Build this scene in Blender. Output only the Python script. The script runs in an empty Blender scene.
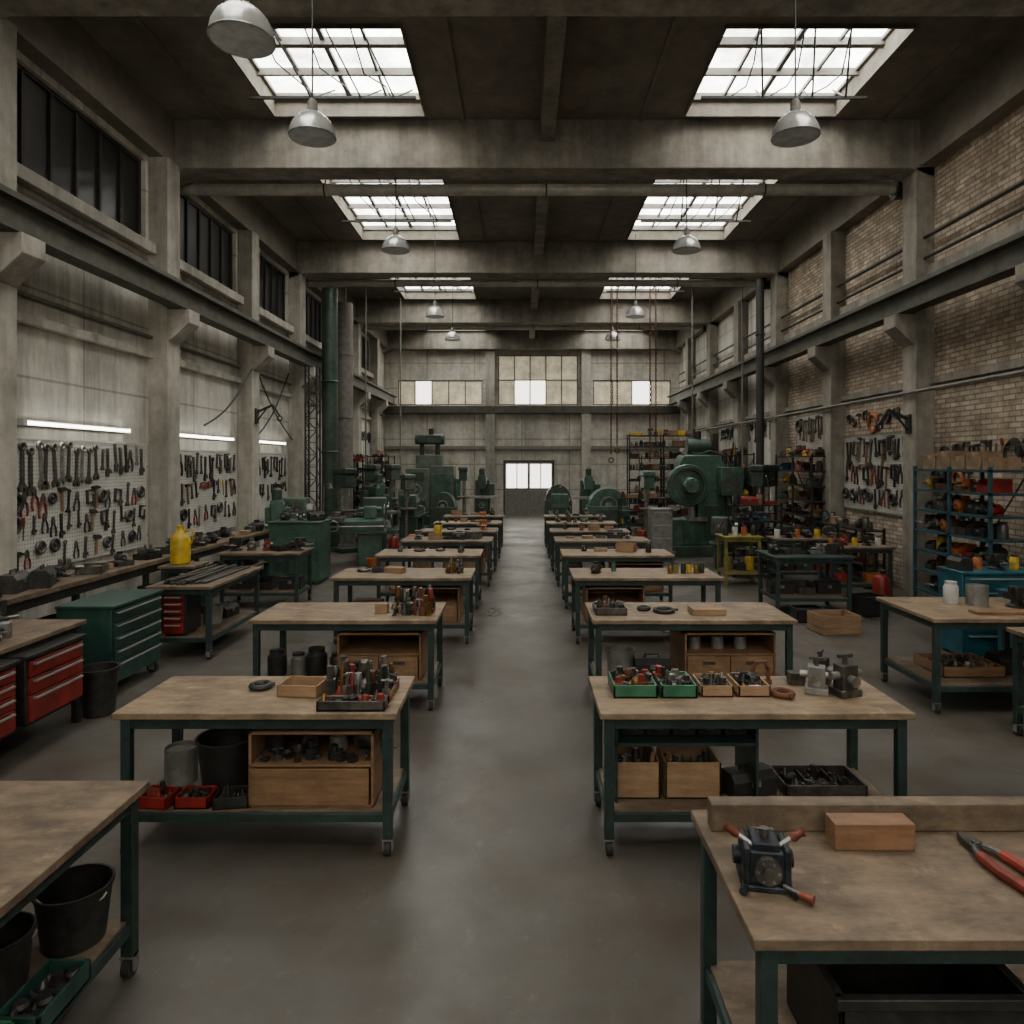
import bpy, bmesh, math, random
from mathutils import Vector, Matrix
random.seed(11)
SC=bpy.context.scene; C=SC.collection; PI=math.pi
R=math.radians
# ---------------------------------------------------------------- mesh builder
def ax(a,u,v,w): return {'z':(u,v,w),'y':(u,w,v),'x':(w,u,v)}[a]
class MB:
    def __init__(s): s.v=[]; s.f=[]
    def add(s,vs,fs):
        n=len(s.v); s.v+=[tuple(v) for v in vs]; s.f+=[tuple(i+n for i in f) for f in fs]; return s
    def box(s,x0,x1,y0,y1,z0,z1):
        return s.add([(x,y,z) for z in (z0,z1) for y in (y0,y1) for x in (x0,x1)],[(0,1,3,2),(4,5,7,6),(0,1,5,4),(2,3,7,6),(0,2,6,4),(1,3,7,5)])
    def bar(s,p,q,w,h=None):
        p=Vector(p);q=Vector(q);h=h or w;d=(q-p).normalized();up=Vector((0,0,1)) if abs(d.z)<.95 else Vector((0,1,0))
        a=d.cross(up).normalized()*w/2;b=a.normalized().cross(d)*h/2
        return s.add([c+i*a+j*b for c in (p,q) for j in (-1,1) for i in (-1,1)],[(0,1,3,2),(4,5,7,6),(0,1,5,4),(2,3,7,6),(0,2,6,4),(1,3,7,5)])
    def cyl(s,p,q,r,r2=None,n=14):
        p=Vector(p);q=Vector(q);r2=r if r2 is None else r2;d=(q-p).normalized();up=Vector((0,0,1)) if abs(d.z)<.95 else Vector((0,1,0))
        a=d.cross(up).normalized();b=a.cross(d);vs=[]
        for c,rr in ((p,r),(q,r2)):
            for k in range(n): t=2*PI*k/n; vs.append(c+rr*(a*math.cos(t)+b*math.sin(t)))
        return s.add(vs,[(k,(k+1)%n,n+(k+1)%n,n+k) for k in range(n)]+[tuple(range(n)),tuple(range(n,2*n))])
    def lathe(s,prof,c=(0,0,0),axis='z',n=20,fl=0):
        vs=[];m=len(prof)
        for r,h in prof:
            for k in range(n):
                t=2*PI*k/n; q=r*(1-fl*(k%2)); p=ax(axis,q*math.cos(t),q*math.sin(t),h); vs.append((c[0]+p[0],c[1]+p[1],c[2]+p[2]))
        fs=[(i*n+k,i*n+(k+1)%n,(i+1)*n+(k+1)%n,(i+1)*n+k) for i in range(m-1) for k in range(n)]
        if prof[0][0]>.0005: fs.append(tuple(range(n)))
        if prof[-1][0]>.0005: fs.append(tuple(range((m-1)*n,m*n)))
        return s.add(vs,fs)
    def prism(s,pts,a,b,axis='y'):
        n=len(pts)
        return s.add([ax(axis,u,v,w) for w in (a,b) for u,v in pts],[tuple(range(n)),tuple(range(n,2*n))]+[(k,(k+1)%n,n+(k+1)%n,n+k) for k in range(n)])
    def torus(s,c,Ra,r,axis='z',n=20,m=6,sx=1,sy=1):
        vs=[]
        for i in range(n):
            t=2*PI*i/n
            for j in range(m):
                q=2*PI*j/m; rr=Ra+r*math.cos(q); p=ax(axis,rr*math.cos(t)*sx,rr*math.sin(t)*sy,r*math.sin(q)); vs.append((c[0]+p[0],c[1]+p[1],c[2]+p[2]))
        return s.add(vs,[(i*m+j,((i+1)%n)*m+j,((i+1)%n)*m+(j+1)%m,i*m+(j+1)%m) for i in range(n) for j in range(m)])
    def tube(s,pts,r,n=8):
        pts=[Vector(p) for p in pts];vs=[]
        for i,p in enumerate(pts):
            d=(pts[min(i+1,len(pts)-1)]-pts[max(i-1,0)]).normalized(); up=Vector((0,0,1)) if abs(d.z)<.9 else Vector((0,1,0))
            a=d.cross(up).normalized();b=a.cross(d)
            for k in range(n): t=2*PI*k/n; vs.append(p+r*(a*math.cos(t)+b*math.sin(t)))
        m=len(pts)
        return s.add(vs,[(i*n+k,i*n+(k+1)%n,(i+1)*n+(k+1)%n,(i+1)*n+k) for i in range(m-1) for k in range(n)]+[tuple(range(n)),tuple(range((m-1)*n,m*n))])
    def build(s,name,mt,parent=None,bev=0,ang=35):
        me=bpy.data.meshes.new(name); me.from_pydata(s.v,[],s.f)
        bm=bmesh.new(); bm.from_mesh(me); bmesh.ops.recalc_face_normals(bm,faces=bm.faces); bm.to_mesh(me); bm.free()
        me.shade_smooth(); me.set_sharp_from_angle(angle=R(ang))
        me.materials.append(M[mt]); o=bpy.data.objects.new(name,me); C.objects.link(o); o.parent=parent
        if bev:
            b=o.modifiers.new('bevel','BEVEL'); b.width=bev; b.segments=2; b.limit_method='ANGLE'; b.angle_limit=R(40)
        return o
def tag(o,label,cat,group=None):
    o['label']=label; o['category']=cat
    if group: o['group']=group
    elif 'group' in o: del o['group']
    return o
def thing(name,label='',cat='',loc=(0,0,0),rz=0,group=None):
    o=bpy.data.objects.new(name,None); o.empty_display_size=.1; C.objects.link(o); o.location=loc; o.rotation_euler=(0,0,rz)
    return tag(o,label,cat,group)
def struct(name,mb,mt,parent=None,bev=0):
    o=mb.build(name,mt,parent,bev)
    if not parent: o['kind']='structure'
    return o
def sroot(name,loc=(0,0,0)):
    o=bpy.data.objects.new(name,None); C.objects.link(o); o.location=loc; o['kind']='structure'; return o
def tree(o,parent=None):
    c=o.copy(); C.objects.link(c); c.parent=parent
    for ch in list(o.children): tree(ch,c)
    return c
CACHE={}
def put(fn,args,loc,label,cat,rz=0,group=None,rot=None):
    k=(fn.__name__,args)
    if k in CACHE: o=tree(CACHE[k])
    else: o=fn(*args); CACHE[k]=o
    o.location=loc; o.rotation_euler=rot or (0,0,rz)
    return tag(o,label,cat,group)
def rel(loc,rz,x,y,z=0):
    c,s=math.cos(rz),math.sin(rz); return (loc[0]+x*c-y*s,loc[1]+x*s+y*c,loc[2]+z)
ORD='first second third fourth fifth sixth seventh eighth ninth tenth eleventh twelfth thirteenth fourteenth fifteenth sixteenth seventeenth eighteenth nineteenth twentieth'.split()+['twenty-'+x for x in 'first second third fourth fifth sixth seventh eighth ninth'.split()]
# ---------------------------------------------------------------- materials
M={}
def mat(name,col,rough=.6,metal=0,var=.25,scale=6,bump=0,dirt=0,dscale=.7,emit=0,brick=None,peg=False,tint=None,off=0,streak=0,grain=None,scratch=0,dlo=.35,dhi=.6,scuff=0,rvar=0):
    m=bpy.data.materials.new(name); m.use_nodes=True; N=m.node_tree.nodes; L=m.node_tree.links; b=N['Principled BSDF']; M[name]=m
    b.inputs['Roughness'].default_value=rough; b.inputs['Metallic'].default_value=metal
    tc=N.new('ShaderNodeTexCoord')
    def noise(sc,stretch=None,rg=.7):
        no=N.new('ShaderNodeTexNoise'); no.inputs['Scale'].default_value=sc; no.inputs['Detail'].default_value=8; no.inputs['Roughness'].default_value=rg
        if stretch:
            mp=N.new('ShaderNodeMapping'); mp.inputs['Scale'].default_value=stretch; L.new(tc.outputs['Object'],mp.inputs[0]); L.new(mp.outputs[0],no.inputs['Vector'])
        else: L.new(tc.outputs['Object'],no.inputs['Vector'])
        return no
    no=noise(scale,grain)
    ra=N.new('ShaderNodeValToRGB'); e=ra.color_ramp.elements; e[0].position=.35; e[1].position=.65
    e[0].color=tuple(c*(1-var) for c in col)+(1,); e[1].color=tuple(min(1,c*(1+var)) for c in (tint or col))+(1,)
    L.new(no.outputs['Fac'],ra.inputs['Fac']); out=ra.outputs['Color']
    def mul(a,bsock,fac=1.0):
        x=N.new('ShaderNodeMix'); x.data_type='RGBA'; x.blend_type='MULTIPLY'; x.inputs[0].default_value=fac
        L.new(a,x.inputs[6]); L.new(bsock,x.inputs[7]); return x.outputs[2]
    if brick or peg:
        sp=N.new('ShaderNodeSeparateXYZ'); L.new(tc.outputs['Object'],sp.inputs[0]); cb=N.new('ShaderNodeCombineXYZ')
        L.new(sp.outputs['Y' if (not brick or brick[0]=='y') else 'X'],cb.inputs[0]); L.new(sp.outputs['Z'],cb.inputs[1])
    if brick:
        _,bw,bh,mo,c1,c2,cm=brick; br=N.new('ShaderNodeTexBrick'); br.inputs['Scale'].default_value=1; br.inputs['Brick Width'].default_value=bw; br.inputs['Row Height'].default_value=bh
        br.offset=off; br.inputs['Mortar Size'].default_value=mo; br.inputs['Mortar Smooth'].default_value=.3
        for k,c in (('Color1',c1),('Color2',c2),('Mortar',cm)): br.inputs[k].default_value=tuple(c)+(1,)
        L.new(cb.outputs[0],br.inputs['Vector']); out=mul(out,br.outputs['Color'])
    if peg:
        md=N.new('ShaderNodeVectorMath'); md.operation='MODULO'; md.inputs[1].default_value=(.05,.05,1)
        ad=N.new('ShaderNodeVectorMath'); ad.operation='ADD'; ad.inputs[1].default_value=(10,10,0); L.new(cb.outputs[0],ad.inputs[0]); L.new(ad.outputs[0],md.inputs[0])
        di=N.new('ShaderNodeVectorMath'); di.operation='DISTANCE'; di.inputs[1].default_value=(.025,.025,0); L.new(md.outputs[0],di.inputs[0])
        gt=N.new('ShaderNodeMapRange'); gt.inputs['From Min'].default_value=.007; gt.inputs['From Max'].default_value=.010; gt.inputs['To Min'].default_value=.15; L.new(di.outputs['Value'],gt.inputs['Value']); out=mul(out,gt.outputs['Result'])
    def dirtmul(o,amt,sc,stretch=None,lo=.35,hi=.6,top=1.0):
        n2=noise(sc,stretch)
        mr=N.new('ShaderNodeMapRange'); mr.inputs['From Min'].default_value=lo; mr.inputs['From Max'].default_value=hi; mr.inputs['To Min'].default_value=1-amt; mr.inputs['To Max'].default_value=top; L.new(n2.outputs['Fac'],mr.inputs['Value']); return mul(o,mr.outputs['Result'])
    if dirt: out=dirtmul(out,dirt,dscale,None,dlo,dhi)
    if streak: out=dirtmul(out,streak,1.0,(2.2,2.2,.22),.38,.58)
    if scratch: out=dirtmul(out,scratch,1.0,(1.5,60,60),.36,.44)
    if scuff:
        out=dirtmul(out,0,9.0,(1,.8,1),.58,.66,1+scuff); out=dirtmul(out,scuff*.8,2.3,(1,.35,1),.33,.40)
    if rvar:
        n3=noise(.8); mr=N.new('ShaderNodeMapRange'); mr.inputs['From Min'].default_value=.35; mr.inputs['From Max'].default_value=.65; mr.inputs['To Min'].default_value=rough-rvar; mr.inputs['To Max'].default_value=rough+rvar; L.new(n3.outputs['Fac'],mr.inputs['Value']); L.new(mr.outputs['Result'],b.inputs['Roughness'])
        # small pale paint flecks and dark oil spots
        out=dirtmul(out,0,38.0,None,.70,.73,1+scuff*2); out=dirtmul(out,.45,4.2,None,.27,.33)
    L.new(out,b.inputs['Base Color'])
    if bump:
        bp=N.new('ShaderNodeBump'); bp.inputs['Strength'].default_value=bump; bp.inputs['Distance'].default_value=.02; L.new(no.outputs['Fac'],bp.inputs['Height']); L.new(bp.outputs[0],b.inputs['Normal'])
    if emit:
        L.new(out,b.inputs['Emission Color']); b.inputs['Emission Strength'].default_value=emit
    return m
mat('floor',(.092,.072,.052),.40,0,.20,1.1,.05,.42,.38,dlo=.3,dhi=.6,scuff=.32,tint=(.088,.083,.074),rvar=.13)
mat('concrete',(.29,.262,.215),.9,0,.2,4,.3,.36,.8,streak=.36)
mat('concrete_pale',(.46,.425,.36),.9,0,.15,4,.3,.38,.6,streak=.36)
mat('ceiling',(.215,.188,.152),.9,0,.18,3.5,.3,.3,.6)
mat('panel_wall',(.62,.585,.51),.9,0,.1,4,.25,.33,.7,brick=('y',3.25,1.12,.02,(1,1,1),(.92,.92,.9),(.6,.58,.55)),streak=.45)
mat('panel_far',(.56,.52,.45),.9,0,.12,4,.2,.35,.5,brick=('x',2.1,1.12,.03,(1,1,1),(.9,.9,.88),(.6,.58,.55)),streak=.3)
mat('brick',(.60,.495,.38),.95,0,.25,7,.5,.35,.6,brick=('y',.25,.08,.013,(1,1,1),(.62,.57,.53),(.42,.41,.38)),off=.5,streak=.25)
mat('green_steel',(.08,.078,.057),.55,.2,.3,5,0,.4,1.5)
mat('pipe_grey',(.40,.37,.32),.5,.1,.2,5,0,.3,1.5)
mat('bench_green',(.024,.046,.040),.5,.1,.35,14,.1,.4,3)
mat('machine_green',(.058,.120,.084),.42,.1,.3,6,.05,.5,2.5)
mat('tray_green',(.035,.14,.075),.42,.1,.25,6,.05,.4,2.5)
mat('machine_pale',(.115,.145,.112),.45,.1,.25,6,.05,.45,2)
mat('machine_dark',(.048,.076,.056),.45,.2,.3,6,.05,.45,2)
mat('cabinet_green',(.022,.066,.052),.4,.15,.3,6,0,.35,2)
mat('teal',(.014,.10,.13),.45,.1,.3,6,0,.4,2)
mat('rack_blue',(.022,.068,.088),.5,.2,.3,8,0,.3,2)
mat('red',(.24,.018,.013),.4,.1,.25,8,0,.4,3)
mat('orange',(.40,.11,.02),.5,0,.3,8,0,.4,5)
mat('yellow',(.55,.36,.02),.4,0,.15,8,0,.3,4)
mat('olive',(.20,.17,.035),.5,0,.3,8,0,.4,3)
mat('top',(.22,.150,.088),.58,0,.2,5,.1,.55,2.6,tint=(.27,.19,.115),grain=(1,3,3),scuff=.4,scratch=.10)
mat('top_dark',(.145,.101,.063),.6,0,.22,5,.1,.55,2.4,tint=(.18,.128,.082),grain=(1,3,3),scuff=.45,scratch=.12)
mat('wood',(.23,.128,.062),.65,0,.25,2,.15,.38,3,grain=(2,14,14))
mat('wood_pale',(.30,.185,.10),.65,0,.22,2,.15,.32,3,grain=(2,14,14))
mat('block_brown',(.24,.125,.065),.6,0,.22,2,.1,.35,3,grain=(2,14,14))
mat('carton',(.21,.135,.075),.8,0,.2,6,0,.3,3)
mat('steel',(.34,.325,.30),.38,.8,.3,12,0,.35,5)
mat('handle_metal',(.36,.36,.34),.4,.4,.1,12)
mat('steel_dark',(.12,.112,.10),.42,.7,.4,14,0,.4,5)
mat('zinc',(.24,.235,.215),.5,.4,.2,10,0,.3,4)
mat('iron',(.036,.034,.031),.5,.4,.4,14,.1,.3,5)
mat('blue_grey',(.038,.045,.055),.45,.6,.5,14,.15,.5,9)
mat('brass',(.30,.17,.05),.35,.8,.3,12,0,.3,5)
mat('black',(.016,.016,.015),.5,0,.3,10)
mat('rubber',(.022,.022,.021),.8,0,.3,10)
mat('grip_red',(.25,.035,.02),.5,0,.3,14,0,.5,8)
mat('copper_red',(.20,.055,.032),.45,.4,.35,14,0,.5,9)
mat('white',(.47,.46,.42),.5,0,.1,6,0,.2,3)
mat('pegboard',(.52,.505,.455),.6,0,.08,3,0,.28,.7,peg=True)
mat('pegboard_grey',(.40,.38,.335),.6,0,.12,3,0,.35,.9,peg=True)
mat('frame_dark',(.03,.029,.026),.6,.2,.3,8)
mat('frame_grey',(.15,.142,.122),.6,.1,.3,8)
mat('shaft',(.22,.195,.155),.85,0,.2,4,.1,.3,1)
mat('rust',(.13,.05,.025),.8,.2,.4,14,.1,.3,4)
mat('dark_glass',(.016,.015,.013),.35,0,.4,3)
mat('sky_glass',(.93,.905,.83),.3,0,.14,1.6,0,.6,.9,emit=15,dlo=.38,dhi=.62)
mat('cream_glass',(.55,.48,.33),.4,0,.2,2,0,.3,1,emit=.6)
mat('bright_glass',(.96,.92,.82),.3,0,.05,2,emit=3.5)
mat('tube_light',(1,.97,.88),.3,0,.02,2,emit=11)
mat('shade_metal',(.50,.50,.47),.25,.45,.15,10,0,.25,3,emit=.05)  # faint emission stands in for light passing through a translucent shade
mat('shade_inner',(.70,.70,.64),.4,0,.08,8,emit=.4)
mat('bulb',(.9,.88,.8),.3,0,.02,2,emit=1.5)
# ---------------------------------------------------------------- the hall
XL,XR,Y0,Y1,ZC=-6.1,6.96,-4.0,31.0,8.1
struct('floor',MB().box(XL-.3,XR+.3,Y0-.3,Y1+.3,-.2,0),'floor')
def gridwall(name,mt,axis,a,b,us,vs,holes):
    mb=MB()
    for i in range(len(us)-1):
        for j in range(len(vs)-1):
            if (i,j) in holes: continue
            u0,u1,v0,v1=us[i],us[i+1],vs[j],vs[j+1]
            if axis=='x': mb.box(a,b,u0,u1,v0,v1)
            elif axis=='y': mb.box(u0,u1,a,b,v0,v1)
            else: mb.box(u0,u1,v0,v1,a,b)
    return struct(name,mb,mt)
bays=[(-3.2,.4),(2.6,6.9),(9.25,11.6),(13.4,18.0),(19.9,24.5),(26.4,30.4)]
sx=[(-4.1,-1.6),(2.7,5.2)]
vs=[Y0-.3]+[v for b in bays for v in b]+[Y1+.3]
gridwall('ceiling','ceiling','z',ZC,ZC+.35,[XL-.3,-4.1,-1.6,2.7,5.2,XR+.3],vs,{(i,j) for i in (1,3) for j in range(1,12,2)})
W=0
for (a,b) in bays:
    for (x0,x1) in sx:
        W+=1; w=sroot('window_%d'%W,((x0+x1)/2,(a+b)/2,ZC))
        hx,hy=(x1-x0)/2,(b-a)/2
        MB().box(-hx,hx,-hy,hy,.30,.34).build('pane','sky_glass',w)
        f=MB(); nx=4; ny=max(3,round((b-a)/.8))
        for i in range(nx+1): x=-hx+.03+(2*hx-.06)*i/nx; t=.02 if i%2 else .035; f.box(x-t,x+t,-hy,hy,.24,.292)
        for j in range(ny+1): y=-hy+.04+(2*hy-.08)*j/ny; t=.05 if j%2 else .025; f.box(-hx,hx,y-t,y+t,.18,.29)
        f.build('frame','frame_grey',w)
        s=MB()
        s.box(-hx-.01,-hx+.012,-hy,hy,-.06,.25).box(hx-.012,hx+.01,-hy,hy,-.06,.25).box(-hx,hx,hy-.012,hy+.01,-.06,.25).box(-hx,hx,-hy-.01,-hy+.012,-.06,.25)
        s.build('lining','shaft',w)
        for k in (-.5,.1,.5): MB().cyl((k*hx,-hy*.6,.22),(k*hx+.3,hy*.1,-.30),.015,n=6).cyl((k*hx+.3,hy*.1,-.30),(k*hx+.45,hy*.75,.22),.015,n=6).build('opening_rod','frame_dark',w)
        MB().box(-hx,hx,hy*.1-.02,hy*.1+.02,-.32,-.28).build('opening_shaft','frame_dark',w)
        for k in range(3): x=-hx*.6+k*hx*.5; MB().tube([(x,-hy*.9,.2),(x+.1,-hy*.4,-.1-.08*k),(x+.25,hy*.3,.0),(x+.2,hy*.9,.2)],.012,6).build('cable','frame_dark',w)
T=0
def trim(mb,mt,bev=0):
    global T; T+=1; return struct('trim_%d'%T,mb,mt,None,bev)
for d in (.8,7.3,11.8,18.3,24.8,30.5):
    trim(MB().prism([(XL,7.1),(XL+.4,7.27),(XR-.4,7.27),(XR,7.1),(XR,ZC),(XL,ZC)],d,d+.5),'concrete',.015)
for a,b in ((1.3,7.3),(7.8,11.8),(12.3,18.3),(18.8,24.8),(25.3,30.5)):
    trim(MB().box(.31,.55,a,b,7.72,ZC),'concrete',.01)
    trim(MB().box(XL,XL+.25,a,b,7.3,ZC),'ceiling'); trim(MB().box(XR-.25,XR,a,b,7.3,ZC),'ceiling')
    for x in (-5.0,6.1,-1.0,2.0): trim(MB().box(x-.03,x+.03,a,b,ZC-.05,ZC),'ceiling')
colsL=[-1.2,2.05,4.4,7.6,11.42,15.0,18.3,21.55,24.8,28.05]
cols=[-1.2,2.05,5.3,8.55,11.8,15.05,18.3,21.55,24.8,28.05]
for d in colsL:
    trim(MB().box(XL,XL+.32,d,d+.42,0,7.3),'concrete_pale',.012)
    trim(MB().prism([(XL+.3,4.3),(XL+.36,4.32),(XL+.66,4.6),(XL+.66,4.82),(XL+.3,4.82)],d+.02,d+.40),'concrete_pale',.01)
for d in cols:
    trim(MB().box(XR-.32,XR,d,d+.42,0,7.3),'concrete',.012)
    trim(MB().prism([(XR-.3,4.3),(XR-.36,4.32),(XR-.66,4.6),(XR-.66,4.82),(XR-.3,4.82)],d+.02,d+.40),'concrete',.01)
us=[Y0-.3]
for i,d in enumerate(colsL[:-1]): us+= [d+.5,colsL[i+1]-.08]
us+=[Y1+.3]
wz=(5.85,7.2)
gridwall('wall_left','panel_wall','x',XL-.3,XL,us,[0,wz[0],wz[1],ZC+.35],{(i,1) for i in range(1,len(us)-1,2)})
def window(cx,cy,z0,z1,half,axis,nu,nv,pmat,fmat='frame_dark',special={}):
    global W; W+=1; w=sroot('window_%d'%W,(cx,cy,z0)); h=z1-z0
    def bx(mb,u0,u1,v0,v1,t0,t1): return mb.box(t0,t1,u0,u1,v0,v1) if axis=='x' else mb.box(u0,u1,t0,t1,v0,v1)
    for i in range(nu):
        for j in range(nv):
            if (i,j) in special: bx(MB(),-half+2*half*i/nu+.03,-half+2*half*(i+1)/nu-.03,h*j/nv+.03,h*(j+1)/nv-.03,-.03,-.015).build('pane',special[(i,j)],w)
    bx(MB(),-half,half,0,h,-.01,.01).build('pane',pmat,w)
    f=MB()
    for i in range(nu+1): u=-half+.025+(2*half-.05)*i/nu; bx(f,u-.025,u+.025,0,h,-.05,.05)
    for j in range(nv+1): v=.025+(h-.05)*j/nv; bx(f,-half,half,v-.025,v+.025,-.05,.05)
    f.build('frame',fmat,w); return w
for i in range(1,len(us)-1,2):
    a,b=us[i],us[i+1]; window(XL-.12,(a+b)/2,wz[0],wz[1],(b-a)/2,'x',6,1,'dark_glass','frame_dark')
    trim(MB().box(XL,XL+.16,a-.04,b+.04,5.68,5.85),'concrete_pale',.01)
gridwall('wall_right','brick','x',XR,XR+.3,[Y0-.3,18.5],[0,ZC+.35],set())
gridwall('wall_right','panel_wall','x',XR,XR+.3,[18.5,Y1+.3],[0,ZC+.35],set())
for a,b in zip(cols[:-1],cols[1:]):
    trim(MB().box(XR-.14,XR,a+.42,b,5.45,5.62),'concrete',.01)
    trim(MB().box(XR-.10,XR,a+.42,b,3.62,3.74),'concrete',.01)
for a,b in zip(colsL[:-1],colsL[1:]): trim(MB().box(XL,XL+.10,a+.42,b,4.0,4.12),'concrete_pale',.01)
fx=[XL-.3,-5.5,-1.75,-1.06,2.48,3.15,6.6,XR+.3]; fz=[0,4.87,5.97,7.08,ZC+.35]
gridwall('wall_back','panel_far','y',Y1,Y1+.3,fx,fz,{(1,1),(3,1),(3,2),(5,1)})
gridwall('wall_front','panel_far','y',Y0-.3,Y0,[XL-.3,-4.0,4.9,XR+.3],[0,3.2,6.6,ZC+.35],{(1,1)})
window(.45,Y0-.1,3.2,6.6,4.45,'y',8,4,'bright_glass','frame_grey')  # unseen glowing window added behind the camera as frontal fill for the benches
window(.71,Y1+.1,4.87,7.08,1.77,'y',5,2,'cream_glass','frame_grey',{(1,0):'bright_glass',(2,0):'bright_glass'})
window(-3.625,Y1+.1,4.87,5.97,1.875,'y',5,1,'cream_glass','frame_grey',{(1,0):'bright_glass'})
window(4.875,Y1+.1,4.87,5.97,1.725,'y',4,1,'cream_glass','frame_grey',{(2,0):'bright_glass'})
trim(MB().box(XL,XR,Y1-.3,Y1,4.5,4.8),'green_steel')
trim(MB().box(-1.6,-1.2,Y1-.25,Y1,0,7.3),'concrete_pale'); trim(MB().box(2.62,3.02,Y1-.25,Y1,0,7.3),'concrete_pale')
trim(MB().box(XL,XR,Y1-.12,Y1,2.9,3.05),'frame_grey')
dr=sroot('door_1',(.3,Y1-.06,0))
for s in (-1,1):
    l=MB().box(min(s*.01,s*1.05),max(s*.01,s*1.05),0,.05,0,2.35).build('door_leaf','frame_grey',dr)
    for k in (0,1): a=s*(.06+k*.49); b=s*(.5+k*.49); MB().box(min(a,b),max(a,b),-.02,0,1.2,2.25).build('pane','bright_glass',l)
MB().box(-1.12,-1.05,-.02,.05,0,2.42).box(1.05,1.12,-.02,.05,0,2.42).box(-1.12,1.12,-.02,.05,2.35,2.42).build('frame','frame_dark',dr)
MB().box(-.06,-.03,-.05,0,1.0,1.15).build('door_handle','steel',dr)
# ---------------------------------------------------------------- overhead steel and services
def ibeam(x): 
    p=[(x-.13,4.82),(x+.13,4.82),(x+.13,4.86),(x+.02,4.87),(x+.02,5.16),(x+.13,5.17),(x+.13,5.21),(x+.035,5.21),(x+.03,5.29),(x-.03,5.29),(x-.035,5.21),(x-.13,5.21),(x-.13,5.17),(x-.02,5.16),(x-.02,4.87),(x-.13,4.86)]
    return MB().prism(p,Y0,Y1-.35)
tag(ibeam(XL+.50).build('crane_rail','green_steel'),'long green-grey steel crane rail beam along the white left wall','crane rail')
tag(ibeam(XR-.50).build('crane_rail','green_steel'),'long green-grey steel crane rail beam along the brick right wall','crane rail')
for i,(d,z) in enumerate(((12.45,7.16),(19.4,7.28),(25.7,7.28))):
    p=thing('roof_pipe','thick grey pipe crossing the hall under the roof, %s from the camera'%ORD[i],'pipe',(0,d,z))
    MB().cyl((XL+.05,0,0),(XR-.3,0,0),.10,n=16).build('pipe','pipe_grey',p)
    MB().cyl((XR-.35,0,0),(XR-.02,0,0),.17,n=16).build('end_flange','iron',p)
    for x in (-3.5,.43,4.3): MB().torus((x,0,0),.11,.014,'x',16,5).cyl((x,0,.1),(x,0,ZC-z),.012,n=6).build('hanger','frame_dark',p)
for i,(z,x,s,m) in enumerate(((5.75,XR-.17,'just above the crane rail','frame_dark'),(6.1,XR-.17,'high above the crane rail','frame_dark'),(3.5,XR-.37,'midway up','frame_grey'))):
    tag(MB().cyl((x,5,z),(x,30.2,z),.03,n=8).build('wall_pipe',m),'thin pipe running along the brick right wall %s'%s,'pipe')
tag(MB().cyl((XL+.05,5,4.35),(XL+.05,30.2,4.35),.03,n=8).build('wall_pipe','frame_grey'),'thin pipe running along the white left wall below the crane rail','pipe')
tag(MB().cyl((XL+.9,18.95,0),(XL+.9,18.95,7.0),.21,n=20).torus((XL+.9,18.95,2.6),.22,.03).torus((XL+.9,18.95,4.5),.22,.03).build('standing_pipe','machine_dark'),'thick dark green vertical pipe near the left wall beside the lattice mast','pipe')
tag(MB().cyl((XL+.98,20.2,0),(XL+.98,20.2,6.9),.24,n=20).torus((XL+.98,20.2,1.8),.25,.02).torus((XL+.98,20.2,3.6),.25,.02).torus((XL+.98,20.2,5.4),.25,.02).build('air_duct','frame_grey'),'grey round vertical air duct behind the green pipe','duct')
tag(MB().cyl((6.12,18.0,0),(6.12,18.0,7.0),.10,n=16).torus((6.12,18.0,3),.11,.02).torus((6.12,18.0,5.6),.11,.02).build('standing_pipe','frame_dark'),'slim dark vertical pipe near the right wall beside the big press','pipe')
for k,(x,d) in enumerate(((-5.3,21.0),(-5.0,22.4),(-4.2,24.2),(6.2,19.7),(5.6,23.0))):
    tag(MB().cyl((x,d,0),(x,d,ZC),.025,n=8).box(x-.08,x+.08,d-.06,d+.06,1.0,1.35).build('power_drop','frame_grey'),'thin vertical cable conduit with switch box, %s from the camera on the %s side'%(ORD[k if k<3 else k-3],'left' if k<3 else 'right'),'conduit')
lm=thing('lattice_mast','black lattice steel mast standing by the left wall before the green pipe','mast',(-5.2,17.4,0))
for a in (-.14,.14):
    for b in (-.14,.14): MB().box(a-.02,a+.02,b-.02,b+.02,0,4.7).build('post','iron',lm)
lb=MB()
for k in range(15):
    z=.1+k*.3; s=1 if k%2 else -1
    lb.bar((-.14*s,-.14,z),(.14*s,-.14,z+.3),.02).bar((-.14,-.14*s,z),(-.14,.14*s,z+.3),.015).bar((.14,-.14*s,z),(.14,.14*s,z+.3),.015).bar((-.14,-.14,z),(.14,-.14,z),.015)
lb.build('lattice','iron',lm)
def lamp(L):
    t=thing('pendant_lamp')
    MB().lathe([(.24,0),(.238,.03),(.228,.09),(.19,.165),(.13,.225),(.07,.26),(.045,.27)],n=56,fl=.045).build('lamp_shade','shade_metal',t,0,75)
    MB().torus((0,0,.004),.237,.008,'z',40,6).build('rim','steel',t)
    MB().lathe([(.225,.003),(.213,.085),(.175,.155),(.115,.215),(.02,.245)],n=28).build('shade_lining','shade_inner',t)
    MB().lathe([(0,.25),(.05,.25),(.055,.27),(.05,.36),(.03,.40),(0,.41)],n=16).build('cap','frame_grey',t)
    MB().lathe([(0,.06),(.04,.075),(.055,.11),(.045,.15),(.02,.2)],n=14).build('bulb','bulb',t)
    MB().cyl((0,0,.4),(0,0,L),.010,n=6).build('cord','frame_dark',t); return t
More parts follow.
